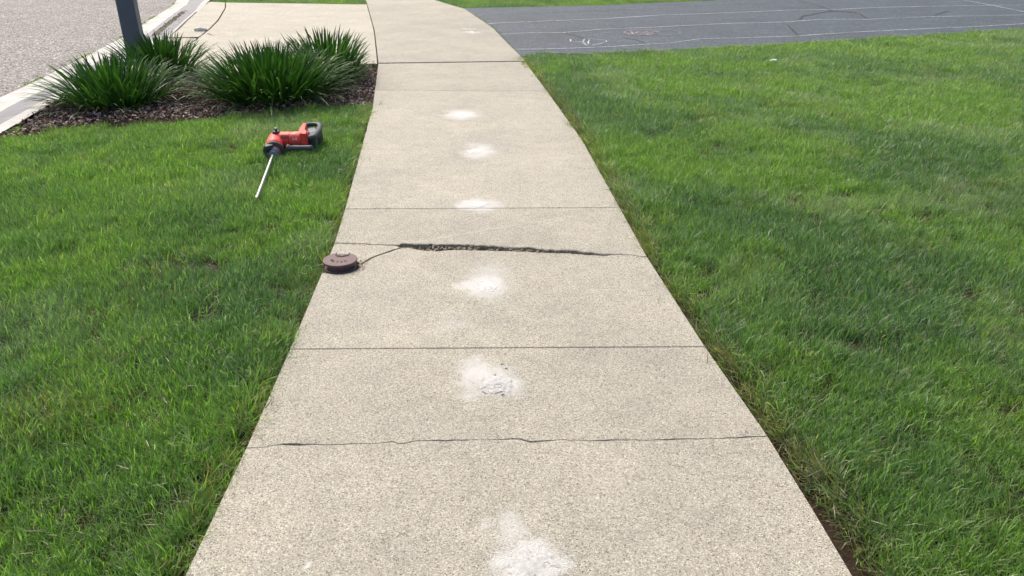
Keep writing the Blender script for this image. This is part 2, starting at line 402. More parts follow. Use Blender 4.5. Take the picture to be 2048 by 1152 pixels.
def j2(s): return [(Lx(j2y[0][1]), j2y[0][1]+s*.003), (Rx(j2y[1][1]), j2y[1][1]+s*.003)]
y2 = (j2y[0][1]+j2y[1][1])/2
band(c1f, j2(-1), zf=lambda x, y: 0, bev=.0012)
# main crack, lid notch, fragment
LIP = .014
LC = G(680, 518, .035); LR = .088
farE = GL([(668, 485.5), (690, 486), (720, 487), (760, 489), (790, 489.5), (815, 487), (850, 488), (880, 488), (925, 489), (960, 490), (1010, 494), (1060, 495),
           (1100, 499), (1150, 501), (1175, 503), (1200, 507), (1240, 508), (1291, 513)], .016)
nearE = GL([(815, 494.5), (835, 498.5), (852, 501), (872, 502.5), (890, 500.5), (920, 499.5), (960, 501), (1000, 501.5), (1040, 502.5), (1080, 504.5),
            (1130, 506), (1175, 507), (1200, 509.5), (1240, 511), (1293, 517)])
sideC = GL([(718, 531), (728, 525), (738, 519), (748, 514), (765, 508), (778, 504), (790, 499.5), (803, 496), (815, 494.5)])
topC = GL([(668, 490), (700, 491), (735, 492.5), (770, 493.5), (800, 494)])
farE = []
for (a, b) in [(668, 485.5), (690, 486), (720, 487), (760, 489), (790, 489.5), (815, 487), (850, 488), (880, 488), (925, 489), (960, 490), (1010, 494), (1060, 495),
           (1100, 499), (1150, 501), (1175, 503), (1200, 507), (1240, 508), (1291, 513)]:
    x = G(a, b)[0]; farE.append(G(a, b, LIP*(1 if x > -.55 else max(.03, min(1, (x+.60)*5)))*(1 if x < .35 else max(.1, 1-(x-.35)*6))))
farE = [(Lx(farE[0][1]), farE[0][1])]+[(x, y+(.013*mnoise.noise(Vector((x*16, 2, 0)))+.007*mnoise.noise(Vector((x*45, 7, 0))))*(1 if -.5 < x < .4 else .25)) for x, y in dense(farE, .014, .0045)[1:-1]]+[(Rx(farE[-1][1]), farE[-1][1])]
fy = lambda x: float(np.interp(x, [p[0] for p in farE], [p[1] for p in farE]))
nearE = [p for p in nearE if p[0] < G(1165, 505)[0]]+[(x, fy(x)-.0018-.0015*random.random()) for x in np.linspace(G(1190, 508)[0], G(1290, 515)[0], 14)]
topC = [(x, fy(x)-.0014-.0014*random.random()) for x in np.linspace(G(672, 489)[0], G(792, 493)[0], 14)]+[G(802, 494)]
nearE = dense(nearE, .02, .003); nearE[-1] = (Rx(nearE[-1][1]), nearE[-1][1])
sideC = dense(sideC, .02, .003)
def arc(a0, a1, n=14, r=LR): return [(LC[0]+r*math.cos(math.radians(a0+(a1-a0)*i/n)), LC[1]+r*math.sin(math.radians(a0+(a1-a0)*i/n))) for i in range(n+1)]
yb = LC[1]-.075; lowarc = arc(238, 352)
poly = j2(1)+side(Rp, j2(1)[1][1], nearE[-1][1])+nearE[::-1]+sideC[::-1][1:]+lowarc[::-1]+[(Lx(lowarc[0][1]+.004), lowarc[0][1]+.004)]+side(Lp, j2(1)[0][1], yb)[::-1]
prism('slab', poly, 0, .11, WM, walk, None, .003, 1)
sC2 = [(x-.004, y+.0075) for x, y in sideC]
poly = sC2+[(x, y) for x, y in topC[::-1]]+[(Lx(topC[0][1]), topC[0][1]-.001)]+[(Lx(LC[1]+.07), LC[1]+.075)]+arc(128, 6)
tag(prism('slab', poly, 0, .11, WM, walk, lambda x, y: -.002, .003, 1), label='cracked wedge of slab between the iron lid and the wide crack')
yF, y416 = 3.45, 3.94
jy = [G(690, 418)[1], G(1240, 415)[1]]
zfl = lambda x, y: LIP*max(0, min(1, (y416-y)/(y416-yF)))*(1 if x > -.55 else max(.03, min(1, (x+.60)*5)))*(1 if x < .35 else max(.1, 1-(x-.35)*6))
def jB(s): return [(Lx(jy[0]), jy[0]+s*.0028), (Rx(jy[1]), jy[1]+s*.0028)]
band(farE, jB(-1), zf=zfl, bev=.004)
y180 = [G(752, 180)[1], G(1095, 182)[1]]
def jC(s): return [(Lx(y180[0]), y180[0]+s*.001), (Rx(y180[1]), y180[1]+s*.001)]
band(jB(1), jC(-1), bev=.006)
y125 = [G(757, 127)[1], G(1046, 123)[1]]
def jD(s, z=0): return [(Lx(y125[0]), y125[0]+s*.005), (Rx(y125[1]), y125[1]+s*.005)]
band(jC(1), jD(-1), bev=.006)
band(jD(1.6), jA(15.9, -1), zf=lambda x, y: .009*max(0, 1-(y-8.7)/2.0), bev=.006)
band(jA(15.9, 1), [(-4.6, 20.6), (-3.2, 20.2)], bev=.006)
# dirt lodged in the tooled joints
V, F = [], []
for y0_, y1_ in ((j2y[0][1], j2y[1][1]), (jy[0], jy[1]), (y180[0], y180[1])):
    n = len(V); V += [(Lx(y0_), y0_-.008, -.005), (Rx(y1_), y1_-.008, -.005), (Rx(y1_), y1_+.008, -.005), (Lx(y0_), y0_+.008, -.005)]; F.append((n, n+1, n+2, n+3))
mk('joint_dirt', V, F, M['broken'], walk)
# rubble in the crack
def rock(bm, c, r, sq=.6):
    m_ = bmesh.ops.create_icosphere(bm, subdivisions=1, radius=r)
    q = Matrix.Rotation(random.random()*6, 3, 'Z')
    for v in m_['verts']:
        k = random.uniform(.65, 1.15); v.co = q @ Vector((v.co.x*k*1.3, v.co.y*k*.8, v.co.z*k*sq))+Vector(c)
bm = bmesh.new()
for i in range(520):
    px = random.triangular(800, 1180, 960); x = G(px, 497)[0]
    yn = float(np.interp(x, [p[0] for p in nearE], [p[1] for p in nearE])); yf = float(np.interp(x, [p[0] for p in farE], [p[1] for p in farE]))
    if mnoise.noise(Vector((x*11, 4, 4))) < -.12: continue
    rock(bm, (x, random.uniform(yn+.001, yf+.003), random.uniform(-.014, .004)), random.choice([.0025, .0035, .005, .009])*random.uniform(.8, 1.2))
tag(frombm('rubble', bm, M['broken'], walk), kind='stuff')
bm = bmesh.new()
for i in range(60):
    px = random.choice([random.uniform(672, 735), random.uniform(1180, 1285), random.uniform(790, 880)])
    x = G(px, 500)[0]; yf = float(np.interp(x, [p[0] for p in farE], [p[1] for p in farE]))
    rock(bm, (x, yf-random.uniform(.004, .03), .001), random.uniform(.0015, .0035))
for i in range(170):
    a = random.uniform(-60, 40); r = LR+random.gauss(.012, .016)
    rock(bm, (LC[0]+r*math.cos(math.radians(a)), LC[1]+r*math.sin(math.radians(a)), .001), random.uniform(.0012, .003))
tag(frombm('crumbs', bm, M['broken'], walk), kind='stuff')
# chalk scribble on the walk
def ribbon(V, F, pts, wdt, z):
    for i, (x, y) in enumerate(pts):
        a = pts[max(0, i-1)]; b = pts[min(len(pts)-1, i+1)]
        d = Vector((b[0]-a[0], b[1]-a[1]));  d = d.normalized() if d.length else Vector((1, 0))
        k = wdt*random.uniform(.6, 1.2)/2
        V += [(x-d.y*k, y+d.x*k, z), (x+d.y*k, y-d.x*k, z)]
        if i: n = len(V); F.append((n-4, n-3, n-1, n-2))
V, F = [], []
for a, b in (((922, 53), (952, 55)), ((925, 55), (950, 57)), ((924, 62), (960, 62)), ((936, 58), (946, 60)), ((940, 47), (943, 47)), ((930, 60), (948, 61)), ((936, 63), (950, 63))):
    pa, pb = G(*a, .03), G(*b, .03); ribbon(V, F, [pa]+jag(pa, pb, 6, .02)+[pb], .035, .006)
tag(mk('chalk_scribble', V, F, M['chalkwalk'], walk))

# wing walk + apron
wm = [M['wing'], M['broken']]
wing = empty('connecting_walk'); tag(wing, kind='structure')
crackW = GL([(452, 5), (452, 14), (450, 19), (444, 29), (438, 39), (431, 47), (421, 57), (410, 66), (394, 78), (375, 90), (350, 105)])
prism('slab', [(Lx(8.745)-.012, 8.745)]+[(Lx(y)-.012, y) for y in (9.5, 10.5, 11.5, 12.5, 13.5, 14.5, 15.6)]+[wing_top[0], wing_top[1], wing_top[2]]+dense(crackW, .1, .01)[1:]+[(-3.65, 8.06)]+wingF[1:5][::-1], 0, .12, wm, wing, None, .006, 1)
ap = [(x-.022, y+.004) for x, y in dense(crackW, .1, .01)]
apL = [(By(y)+.02, y) for y in (8.25, 9.2, 10.2, 11, 11.75, 12.6, 13.6, 15, 16.2)]
cut = G(372, 66)[1]
apN = [p for p in ap if p[1] <= cut+.9][::-1]
prism('slab', [(-3.70, 8.07)]+[p for p in ap[::-1] if p[1] < 11.0][1:]+[(By(10.93)+.02, 10.93)]+[p for p in apL[::-1] if p[1] < 10.9], -.003, .12, wm, wing, None, .006, 1)
prism('slab', [p for p in ap[::-1] if p[1] > 11.0]+[(By(16.3)+.05, 16.35)]+[p for p in apL[::-1] if p[1] > 11.0]+[(By(10.96)+.02, 10.96)], 0, .12, wm, wing, None, .006, 1)
V, F = [], []
ribbon(V, F, dense(GL([(415, 67), (425, 71), (436, 70), (450, 68)]), .08, .01), .02, .0045)
tag(mk('hairline_crack', V, F, M['seal'], wing))

# kerb and gutter: swept profile
curb = empty('kerb_and_gutter'); tag(curb, kind='structure')
N = 240; Bs = resample(back, N); Rs = np.array([[Ry(y), y] for y in Bs[:, 1]])
# road edge measured square to the kerb
T = np.gradient(Bs, axis=0); T /= np.hypot(T[:, 0], T[:, 1])[:, None]; Nn = np.c_[-T[:, 1], T[:, 0]]
wid = []
for i in range(N):
    best = min(((Rs[j]-Bs[i]) @ Nn[i] for j in range(max(0, i-12), min(N, i+13))), key=lambda q: abs(q-.75))
    wid.append(min(.98, max(.72, best)))
wid = np.convolve(np.pad(wid, 10, 'edge'), np.ones(21)/21, 'valid')
prof = [(0, 0), (.11, 0), (.16, -.004), (.25, -.018), (.35, -.040), (.45, -.064), (.54, -.080), (.62, -.082)]
cuts = [0]; seg_len = 3.05; acc = 0
for i in range(1, N):
    acc += np.hypot(*(Bs[i]-Bs[i-1]))
    if acc > seg_len: cuts.append(i); acc = 0
cuts.append(N-1)
for a, b in zip(cuts, cuts[1:]):
    V, F, mi = [], [], []; np_ = len(prof)+2
    for i in range(a, b+1):
        g = .004 if i in (a, b) else 0
        dr = 0
        y = Bs[i][1]; drop = .75*float(np.interp(y, [10.6, 11.6, 15, 16.2], [0, 1, 1, 0]))
        wv = .02*mnoise.noise(Vector((i*.35, 0, 0)))+.015*mnoise.noise(Vector((i*.9, 3, 0)))
        for k, (s_, z) in enumerate(prof+[(None, -.080), (None, -.25)]):
            s1 = wid[i] if s_ is None else s_
            if k in (3, 5): s1 += wv*(1 if k == 5 else .2)
            if z > -.078: z = z*(1-drop)-.070*drop
            p = Bs[i]+Nn[i]*s1+T[i]*(g if i == a else -g)
            V.append((p[0], p[1], z-(.002 if k == 0 else 0)))
        if i > a:
            n = (i-a)*np_
            for k in range(np_-1):
                F.append((n-np_+k, n-np_+k+1, n+k+1, n+k)); mi.append(1 if k in (1, 2, 3, 4) else 0)  # sloping faces take the painted shadow band
            F.append((n-np_, n, n-np_, n)[:0] or (n-np_, n-np_+np_-1, n+np_-1, n)); mi.append(0)
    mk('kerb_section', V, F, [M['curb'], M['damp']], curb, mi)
# street
rpts = [tuple(Bs[i]+Nn[i]*(wid[i]+.006)) for i in range(0, N, 3)]
V = []; F = []
for i, p in enumerate(rpts):
    V += [(p[0], p[1], -.096), (p[0]-1.5, p[1]-.3, -.075), (p[0]-9, p[1]-2, -.02)]
    if i: n = i*3; F += [(n-3, n, n+1, n-2), (n-2, n+1, n+2, n-1)]
tag(mk('street', V, F, M['road']), kind='structure')
# dark silt and debris lying in the gutter past the ramp
V, F = [], []
gy = [i for i in range(N) if 10.4 < Bs[i][1] < 22]
for q, i in enumerate(gy):
    f = min(1, q/5); j = .06*mnoise.noise(Vector((i*.5, 9, 1)))
    for s_ in (.03, .30*f+.06+j): p = Bs[i]+Nn[i]*s_; V.append((p[0], p[1], -.052 if s_ < .031 else -.060))
    if q: n = len(V); F.append((n-4, n-3, n-1, n-2))
def muck():
    m = MT('gutter_silt', .8, .2); n = m.noise(14, 5, rough=.7)
    m.col(m.ramp(n, [(.3, (.025, .026, .014)), (.5, (.06, .06, .035)), (.75, (.16, .14, .10))])); m.bump(n, 1, .02); return m.m
tag(mk('gutter_silt', V, F, muck()), kind='stuff', label='dark wet silt and dead leaves lying along the gutter', cat='silt')

# driveway
dr = empty('driveway'); tag(dr, kind='structure')
dpoly = [(Rx(9.2)+.006, 9.2)]+driveN[0:]+driveF[::-1]+[(Rx(y)+.006, y) for y in (15.2, 14.87, 14, 13, 12.07, 11, 10)]
prism('asphalt_surface', dpoly, -.02, .2, M['drive'], dr)
def dl(pts, wdt, mat, nm='chalk_line', step=.25, amp=.012):
    V, F = [], []; ribbon(V, F, dense(GL(pts, -.02), step, amp), wdt, -.016); return mk(nm, V, F, M[mat], dr)
dl([(948, 32), (965, 30), (1000, 29), (1080, 26), (1160, 22), (1260, 18), (1340, 14), (1400, 10), (1460, 8), (1540, 4), (1620, 1)], .035, 'chalk2')
dl([(968, 49), (985, 47), (1030, 45), (1100, 42), (1220, 37), (1330, 30), (1400, 28), (1480, 25), (1590, 20), (1680, 19), (1760, 15), (1850, 13), (1980, 11), (2100, 9)], .038, 'chalk')
dl([(998, 69), (1030, 67), (1060, 66), (1120, 66), (1200, 59), (1300, 55), (1400, 50), (1460, 47), (1580, 44), (1640, 39), (1730, 39), (1850, 34), (1950, 32), (2100, 29)], .034, 'chalk')
dl([(1030, 99), (1080, 98.5), (1140, 97), (1200, 94.5), (1250, 92), (1340, 86), (1400, 78), (1480, 76), (1600, 72), (1700, 65), (1800, 60), (1920, 55), (2100, 45)], .03, 'chalk')
dl([(1925, 0), (1975, 9), (2030, 20), (2070, 28)], .035, 'chalk')
dl([(1141, 79), (1141, 84), (1150, 84), (1165, 84)], .02, 'chalk', 'chalk_drawing', .08, .01)
dl([(1165, 84), (1170, 77), (1190, 79), (1212, 81), (1213, 84), (1200, 88), (1184, 91)], .018, 'chalk', 'chalk_drawing', .08, .01)
dl([(1165, 84), (1173, 91)], .018, 'chalk', 'chalk_drawing', .08, .01)
dl([(1172, 80), (1179, 80), (1176, 85), (1178, 89)], .018, 'chalk', 'chalk_drawing', .08, .01)
def ell(cx, cy, rx, ry, a0=0, a1=360, n=30): return [(cx+rx*math.cos(math.radians(a0+(a1-a0)*i/n)), cy+ry*math.sin(math.radians(a0+(a1-a0)*i/n))) for i in range(n+1)]
dl(ell(1283, 64.5, 34, 4.8), .02, 'pink', 'chalk_drawing', .1, .01)
dl(ell(1304, 65, 57, 5.6, -150, 160), .018, 'chalk2', 'chalk_drawing', .1, .01)
dl(ell(1294, 65.5, 22, 2.8), .024, 'pink', 'chalk_drawing', .1, .02)
dl([(1262, 63), (1266, 68), (1270, 70), (1275, 64), (1285, 67), (1292, 63), (1300, 67), (1308, 64)], .026, 'pink', 'chalk_drawing', .08, .02)
dl([(1258, 69), (1290, 70), (1316, 68)], .03, 'pink', 'chalk_drawing', .08, .02)
dl([(1598, 40), (1605, 33), (1640, 26), (1665, 22), (1700, 24), (1722, 29), (1735, 38)], 0.045, 'seal', 'surface_crack', .15, .03)
dl([(1665, 22), (1640, 12), (1600, 3)], 0.030, 'seal', 'surface_crack', .15, .03)
dl([(1575, 50), (1585, 60), (1595, 71)], 0.033, 'seal', 'surface_crack', .1, .02)
dl([(1130, 66), (1150, 71), (1172, 79)], 0.027, 'seal', 'surface_crack', .1, .02)
dl([(1250, 76), (1275, 81), (1290, 86)], 0.024, 'seal', 'surface_crack', .1, .02)
dl([(1870, 30), (1885, 25), (1900, 22)], 0.030, 'seal', 'surface_crack', .1, .02)

# ------------------------------------------------------------------ scattering (one object, instanced tufts)
def pip(P_, poly):
    x, y = P_[:, 0], P_[:, 1]; ins = np.zeros(len(P_), bool); n = len(poly)
    for i in range(n):
        x1, y1 = poly[i-1]; x2, y2 = poly[i]
        if y1 == y2: continue
        ins ^= ((y1 > y) != (y2 > y)) & (x < (x2-x1)*(y-y1)/(y2-y1)+x1)
    return ins
def blades_mesh(name, n, R, hmin, hmax, w0, lean, mat, seg=3, curl=.6, wvar=.5):
    V, F, br, bh = [], [], [], []
    for k in range(n):
        r = R*math.sqrt(random.random()); a = random.random()*6.283
        bx, by = r*math.cos(a), r*math.sin(a)
        h = random.uniform(hmin, hmax); az = random.random()*6.283; ln = abs(random.gauss(0, lean))+.05; cv = random.uniform(.1, curl)
        ww = w0*random.uniform(1-wvar, 1+wvar)/2; fa = az+random.uniform(-.9, .9)+math.pi/2
        wx, wy = math.cos(fa), math.sin(fa); q = random.random()
        x, y, z, th = bx, by, 0.0, ln; i0 = len(V)
        for s_ in range(seg+1):
            t = s_/seg; wk = ww*(1 if s_ < seg else 0)*(1-.35*t)
            if s_ == seg: V.append((x, y, z)); br.append(q); bh.append(t)
            else: V += [(x-wx*wk, y-wy*wk, z), (x+wx*wk, y+wy*wk, z)]; br += [q, q]; bh += [t, t]
            L_ = h/seg; x += math.cos(az)*math.sin(th)*L_; y += math.sin(az)*math.sin(th)*L_; z += math.cos(th)*L_; th = min(1.75, th+cv*(1.2*t+.4))
        for s_ in range(seg-1):
            j = i0+2*s_; F.append((j, j+1, j+3, j+2))
        j = i0+2*(seg-1); F.append((j, j+1, j+2))
    me = bpy.data.meshes.new(name); me.from_pydata(V, [], F); me.materials.append(mat)
    for nm, d in (('br', br), ('bh', bh)):
        at = me.attributes.new(nm, 'FLOAT', 'POINT'); at.data.foreach_set('value', d)
    me.polygons.foreach_set('use_smooth', [True]*len(me.polygons)); me.update()
    return me
def scatter(name, P_, rot, scl, meshes, attrs=None, pick=None):
    pr = bpy.data.collections.new(name+'_pieces')
    for i, me in enumerate(meshes):
        o = bpy.data.objects.new('%s_piece_%02d' % (name, i), me); pr.objects.link(o)
    me = bpy.data.meshes.new(name); me.from_pydata(np.asarray(P_).tolist(), [], [])
    n = len(P_)
    def add(nm, ty, arr):
        at = me.attributes.new(nm, ty, 'POINT'); at.data.foreach_set('vector' if ty == 'FLOAT_VECTOR' else 'value', np.asarray(arr).ravel())
    add('rot', 'FLOAT_VECTOR', rot.astype(np.float32)); add('scl', 'FLOAT_VECTOR', scl.astype(np.float32))
    add('pick', 'INT', (rng.integers(0, len(meshes), n) if pick is None else pick).astype(np.int32))
    for k, v in (attrs or {}).items(): add(k, 'FLOAT', v.astype(np.float32))
    o = bpy.data.objects.new(name, me); COL.objects.link(o)
    ng = bpy.data.node_groups.new(name+'_nodes', 'GeometryNodeTree')
    ng.interface.new_socket('Geometry', in_out='INPUT', socket_type='NodeSocketGeometry')
    ng.interface.new_socket('Geometry', in_out='OUTPUT', socket_type='NodeSocketGeometry')
    I = ng.nodes.new('NodeGroupInput'); O = ng.nodes.new('NodeGroupOutput')
    ip = ng.nodes.new('GeometryNodeInstanceOnPoints'); ci = ng.nodes.new('GeometryNodeCollectionInfo')
    ci.inputs['Collection'].default_value = pr; ci.inputs['Separate Children'].default_value = True; ci.inputs['Reset Children'].default_value = True
    def na(nm, ty):
        x = ng.nodes.new('GeometryNodeInputNamedAttribute'); x.data_type = ty; x.inputs['Name'].default_value = nm
        return next(s for s in x.outputs if s.enabled and s.name == 'Attribute')
    L_ = ng.links.new
    L_(I.outputs[0], ip.inputs['Points']); L_(ci.outputs[0], ip.inputs['Instance']); ip.inputs['Pick Instance'].default_value = True
    L_(na('pick', 'INT'), ip.inputs['Instance Index']); L_(na('rot', 'FLOAT_VECTOR'), ip.inputs['Rotation']); L_(na('scl', 'FLOAT_VECTOR'), ip.inputs['Scale'])
    L_(ip.outputs[0], O.inputs[0])
    md = o.modifiers.new('scatter', 'NODES'); md.node_group = ng
    return o

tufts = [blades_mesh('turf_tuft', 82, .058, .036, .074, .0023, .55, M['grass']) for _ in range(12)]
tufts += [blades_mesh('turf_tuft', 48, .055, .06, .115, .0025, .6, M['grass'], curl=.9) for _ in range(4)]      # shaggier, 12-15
def n2(x, y, s, o=0): return np.array([mnoise.fractal(Vector((a*s+o, b*s, o)), 1.0, 2.0, 3) for a, b in zip(x, y)])
def dist_poly(x, pts):       # distance of each point to a polyline
    P_ = np.array(pts); d = np.full(len(x), 1e9); q = np.zeros((len(x), 2))
    for a, b in zip(P_[:-1], P_[1:]):
        ab = b-a; t = np.clip(((x-a) @ ab)/(ab @ ab), 0, 1); c = a+t[:, None]*ab; e = np.hypot(*(x-c).T)
        m_ = e < d; d[m_] = e[m_]; q[m_] = c[m_]
    return d, q
TOOL = np.array([G(590, 283, .03)]); 
SPOTS = [(1960, 400, .30, .45, 0, .75), (1830, 340, .22, .3, 0, .6), (1430, 500, .10, .30, .2, .6), (1370, 255, .35, .35, .2, .35), (1440, 300, .18, .20, .9, 0), (1860, 125, .5, .5, .8, .1),
         (1200, 190, .3, .6, .6, 0), (1560, 170, .5, .8, -.5, .1), (1500, 350, .5, .4, -.5, 0), (1900, 200, .8, .9, -.6, .15), (390, 430, .32, .40, 1.0, 0), (330, 560, .30, .25, .7, .25),
         (150, 330, .6, .6, -.7, .1), (120, 430, .4, .3, -.5, .2), (480, 250, .6, .3, -.6, 0), (1750, 60+40, 1.5, .8, -.6, .1), (60, 900, .3, .2, .5, 0), (1900, 950, .25, .2, .6, 0), (300, 1000, .2, .15, .5, 0)]
def lawn(name, poly, dens, bbox, edge=None, kindcfg=None, zoff=-.05, fade=None):
    x0, y0, x1, y1 = bbox; n = int((x1-x0)*(y1-y0)*dens)
    P_ = np.c_[rng.uniform(x0, x1, n), rng.uniform(y0, y1, n)]
    P_ = P_[pip(P_, poly)]
    # keep what a camera near the photograph's could see
    v = np.abs(P_[:, 0]) < (P_[:, 1]*1.0+1.6); P_ = P_[v]
    if fade is not None:
        keep = rng.random(len(P_)) < np.interp(P_[:, 1], fade[0], fade[1]); P_ = P_[keep]
    d, q = dist_poly(P_, edge) if edge is not None else (np.full(len(P_), 9.0), P_)
    gapn = n2(P_[:, 0], P_[:, 1], 2.2, 4)
    gap = kindcfg['gap'](P_, gapn); k = d > gap; P_, d, q, gapn, gap = P_[k], d[k], q[k], gapn[k], gap[k]
    n = len(P_); rz = rng.uniform(0, 6.283, n)
    near = np.clip(1-(d-gap)/.07, 0, 1)
    dirv = q-P_; dl_ = np.hypot(*dirv.T)+1e-6; ang = np.arctan2(dirv[:, 1], dirv[:, 0])
    sc = rng.uniform(.78, 1.15, n)*(1+.22*n2(P_[:, 0], P_[:, 1], 1.1, 20))
    patch = n2(P_[:, 0], P_[:, 1], .9, 2); fine = n2(P_[:, 0], P_[:, 1], 3.3, 7)
    # tilt towards the walk for edge tufts: euler with Rz(ang) then tilt about local y
    from mathutils import Euler
    rot = np.zeros((n, 3)); lean = kindcfg['lean']*near+.10*rng.standard_normal(n)
    gl = .14*n2(P_[:, 0], P_[:, 1], 2.0, 40)
    for i in range(n):
        a = ang[i] if near[i] > .02 else n_ang[i % 997]
        R_ = Matrix.Rotation(a, 3, 'Z') @ Matrix.Rotation(lean[i]+(0 if near[i] > .02 else gl[i]), 3, 'Y') @ Matrix.Rotation(rz[i], 3, 'Z')
        rot[i] = R_.to_euler('XYZ')
    shag = ((near > .3) & (rng.random(n) < .7)) | ((fine > .38) & (rng.random(n) < .3)) | (rng.random(n) < .07)
    pick = np.where(shag, rng.integers(12, 16, n), rng.integers(0, 12, n))
    dry = np.clip(kindcfg['dry']*near + .02 + .5*np.clip(n2(P_[:, 0], P_[:, 1], 1.7, 60)-.32, 0, 1) + .10*(fine < -.35), 0, .9)
    ton = np.clip(.40+1.9*patch+.5*fine+.25*rng.standard_normal(n)+kindcfg.get('ton', 0), 0, 1)
    far = np.clip((P_[:, 1]-4)/6, 0, 1)
    pal = 2.2*(n2(P_[:, 0], P_[:, 1], 1.3, 90)-.24)
    for px, py, rx, ry, kt, kp in SPOTS:         # the lawns' own darker and paler patches
        cx, cy = G(px, py); g = np.exp(-((P_[:, 0]-cx)/rx)**2-((P_[:, 1]-cy)/ry)**2); ton = np.clip(ton+kt*g, 0, 1); pal = pal+kp*g
    pal = np.clip(pal*(.6+.8*rng.random(n)), 0, .8)
    scl = np.c_[sc*(1+far*.5), sc*(1+far*.5), sc*(1-.0*far)]
    z = zoff+.008*gapn
    flat = np.hypot((P_[:, 0]-TOOL[0, 0]-.03)/.19, (P_[:, 1]-TOOL[0, 1]-.02)/.16) < 1
    fz = (np.abs(P_[:, 0]-TOOL[0, 0]-.02) < .25) & (P_[:, 1] > TOOL[0, 1]-.38) & (P_[:, 1] < TOOL[0, 1]-.05) & (P_[:, 0] > TOOL[0, 0]-.16); scl[fz, 2] *= 1.22
    o = scatter(name, np.c_[P_, z], rot, scl, tufts, dict(dry=dry, ton=ton, pal=pal), pick)
    tag(o, kind='stuff'); return o
n_ang = np.random.default_rng(3).uniform(0, 6.283, 997)
Lpl = [p for p in Lp if p[1] < 7]; Rpl = [p for p in Rp if p[1] < 9.6]
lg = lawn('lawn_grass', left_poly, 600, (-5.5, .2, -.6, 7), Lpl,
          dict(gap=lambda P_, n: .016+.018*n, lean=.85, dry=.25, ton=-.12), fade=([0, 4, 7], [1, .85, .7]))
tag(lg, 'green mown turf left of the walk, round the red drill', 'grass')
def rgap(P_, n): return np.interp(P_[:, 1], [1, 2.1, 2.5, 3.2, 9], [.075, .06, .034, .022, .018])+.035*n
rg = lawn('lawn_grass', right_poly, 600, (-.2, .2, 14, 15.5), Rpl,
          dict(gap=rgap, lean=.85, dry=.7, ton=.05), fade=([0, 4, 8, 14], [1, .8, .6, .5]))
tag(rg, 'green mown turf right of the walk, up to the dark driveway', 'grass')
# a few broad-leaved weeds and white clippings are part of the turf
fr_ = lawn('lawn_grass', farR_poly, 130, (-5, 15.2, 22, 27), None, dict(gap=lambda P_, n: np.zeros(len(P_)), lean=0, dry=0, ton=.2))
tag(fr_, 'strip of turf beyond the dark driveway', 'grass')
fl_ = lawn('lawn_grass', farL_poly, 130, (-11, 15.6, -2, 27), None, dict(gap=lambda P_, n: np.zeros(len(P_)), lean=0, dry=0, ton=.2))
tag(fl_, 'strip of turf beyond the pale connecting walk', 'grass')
# loose straw and clippings
straw = [blades_mesh('clipping', 1, .001, .03, .06, .0028, 1.5, M['grass'], curl=.2) for _ in range(5)]
P_ = []
for _ in range(700):
    y = random.uniform(1.1, 7); P_.append((Rx(y)+abs(random.gauss(.03, .12))+.01, y, -.038+random.random()*.05))
for _ in range(500):
    y = random.uniform(1.1, 5.5); P_.append((Lx(y)-abs(random.gauss(.0, .5))-.01, y, -.005+random.random()*.03))
for _ in range(90):
    y = random.uniform(1.3, 6); k = abs(random.gauss(0, .05)); x = Lx(y)+k if random.random() < .5 else Rx(y)-k
    P_.append((x, y, .003))
for _ in range(14): P_.append((random.uniform(-.6, .5), random.uniform(1.4, 7), .003))
P_ = np.array(P_); n = len(P_)
o = scatter('straw_clippings', P_, np.c_[rng.normal(0, .3, n), rng.normal(0, .3, n), rng.uniform(0, 6.28, n)], np.ones((n, 3))*rng.uniform(.5, 1.1, (n, 1)), straw,
            dict(dry=np.ones(n), ton=np.zeros(n)))
tag(o, 'dry straw coloured grass clippings lying along the walk edges', 'clippings', kind='stuff')
# moss and weeds in the joint between street and gutter, thin weeds along the walk
P_ = []
for i in range(N):
    y = Bs[i][1]
    if 5.5 < y < 20:
        a = mnoise.noise(Vector((i*.16, 5, 5)))
        if a > .02:
            for _ in range(int(10*min(1, a*5))):
                p = Bs[i]+Nn[i]*(wid[i]+random.gauss(.0, .018))+T[i]*random.uniform(-.08, .08); P_.append((p[0], p[1], -.096))
for _ in range(90):
    y = random.uniform(9.3, 15); P_.append((Rx(y)+random.uniform(.0, .03), y, -.03))
for _ in range(60):
    y = random.uniform(5.45, 5.9); P_.append((By(y)+random.uniform(-.03, .12), y, -.03))
P_ = np.array(P_); n = len(P_)
moss = [blades_mesh('moss_tuft', 30, .035, .008, .025, .005, .8, M['grass']) for _ in range(4)]
o = scatter('joint_weeds', P_, np.c_[np.zeros(n), np.zeros(n), rng.uniform(0, 6.28, n)], np.ones((n, 3))*rng.uniform(.8, 1.6, (n, 1)), moss, dict(dry=np.full(n, .35), ton=np.zeros(n)))
tag(o, 'yellow green weeds growing in the joint along the street gutter', 'weeds', kind='stuff')

# mulch
def chip(l, w_, t):
    bm = bmesh.new(); bmesh.ops.create_cube(bm, size=1)
    for v in bm.verts: v.co = Vector((v.co.x*l*random.uniform(.7, 1.1), v.co.y*w_*random.uniform(.5, 1.2), v.co.z*t*random.uniform(.6, 1.2)))
    me = bpy.data.meshes.new('bark_chip'); bm.to_mesh(me); bm.free(); me.materials.append(M['bark']); return me
chips = [chip(random.uniform(.012, .038), random.uniform(.006, .015), random.uniform(.003, .007)) for _ in range(12)]
n = 26000
P_ = np.c_[rng.uniform(-4.4, -1.1, n), rng.uniform(5.3, 8.9, n)]
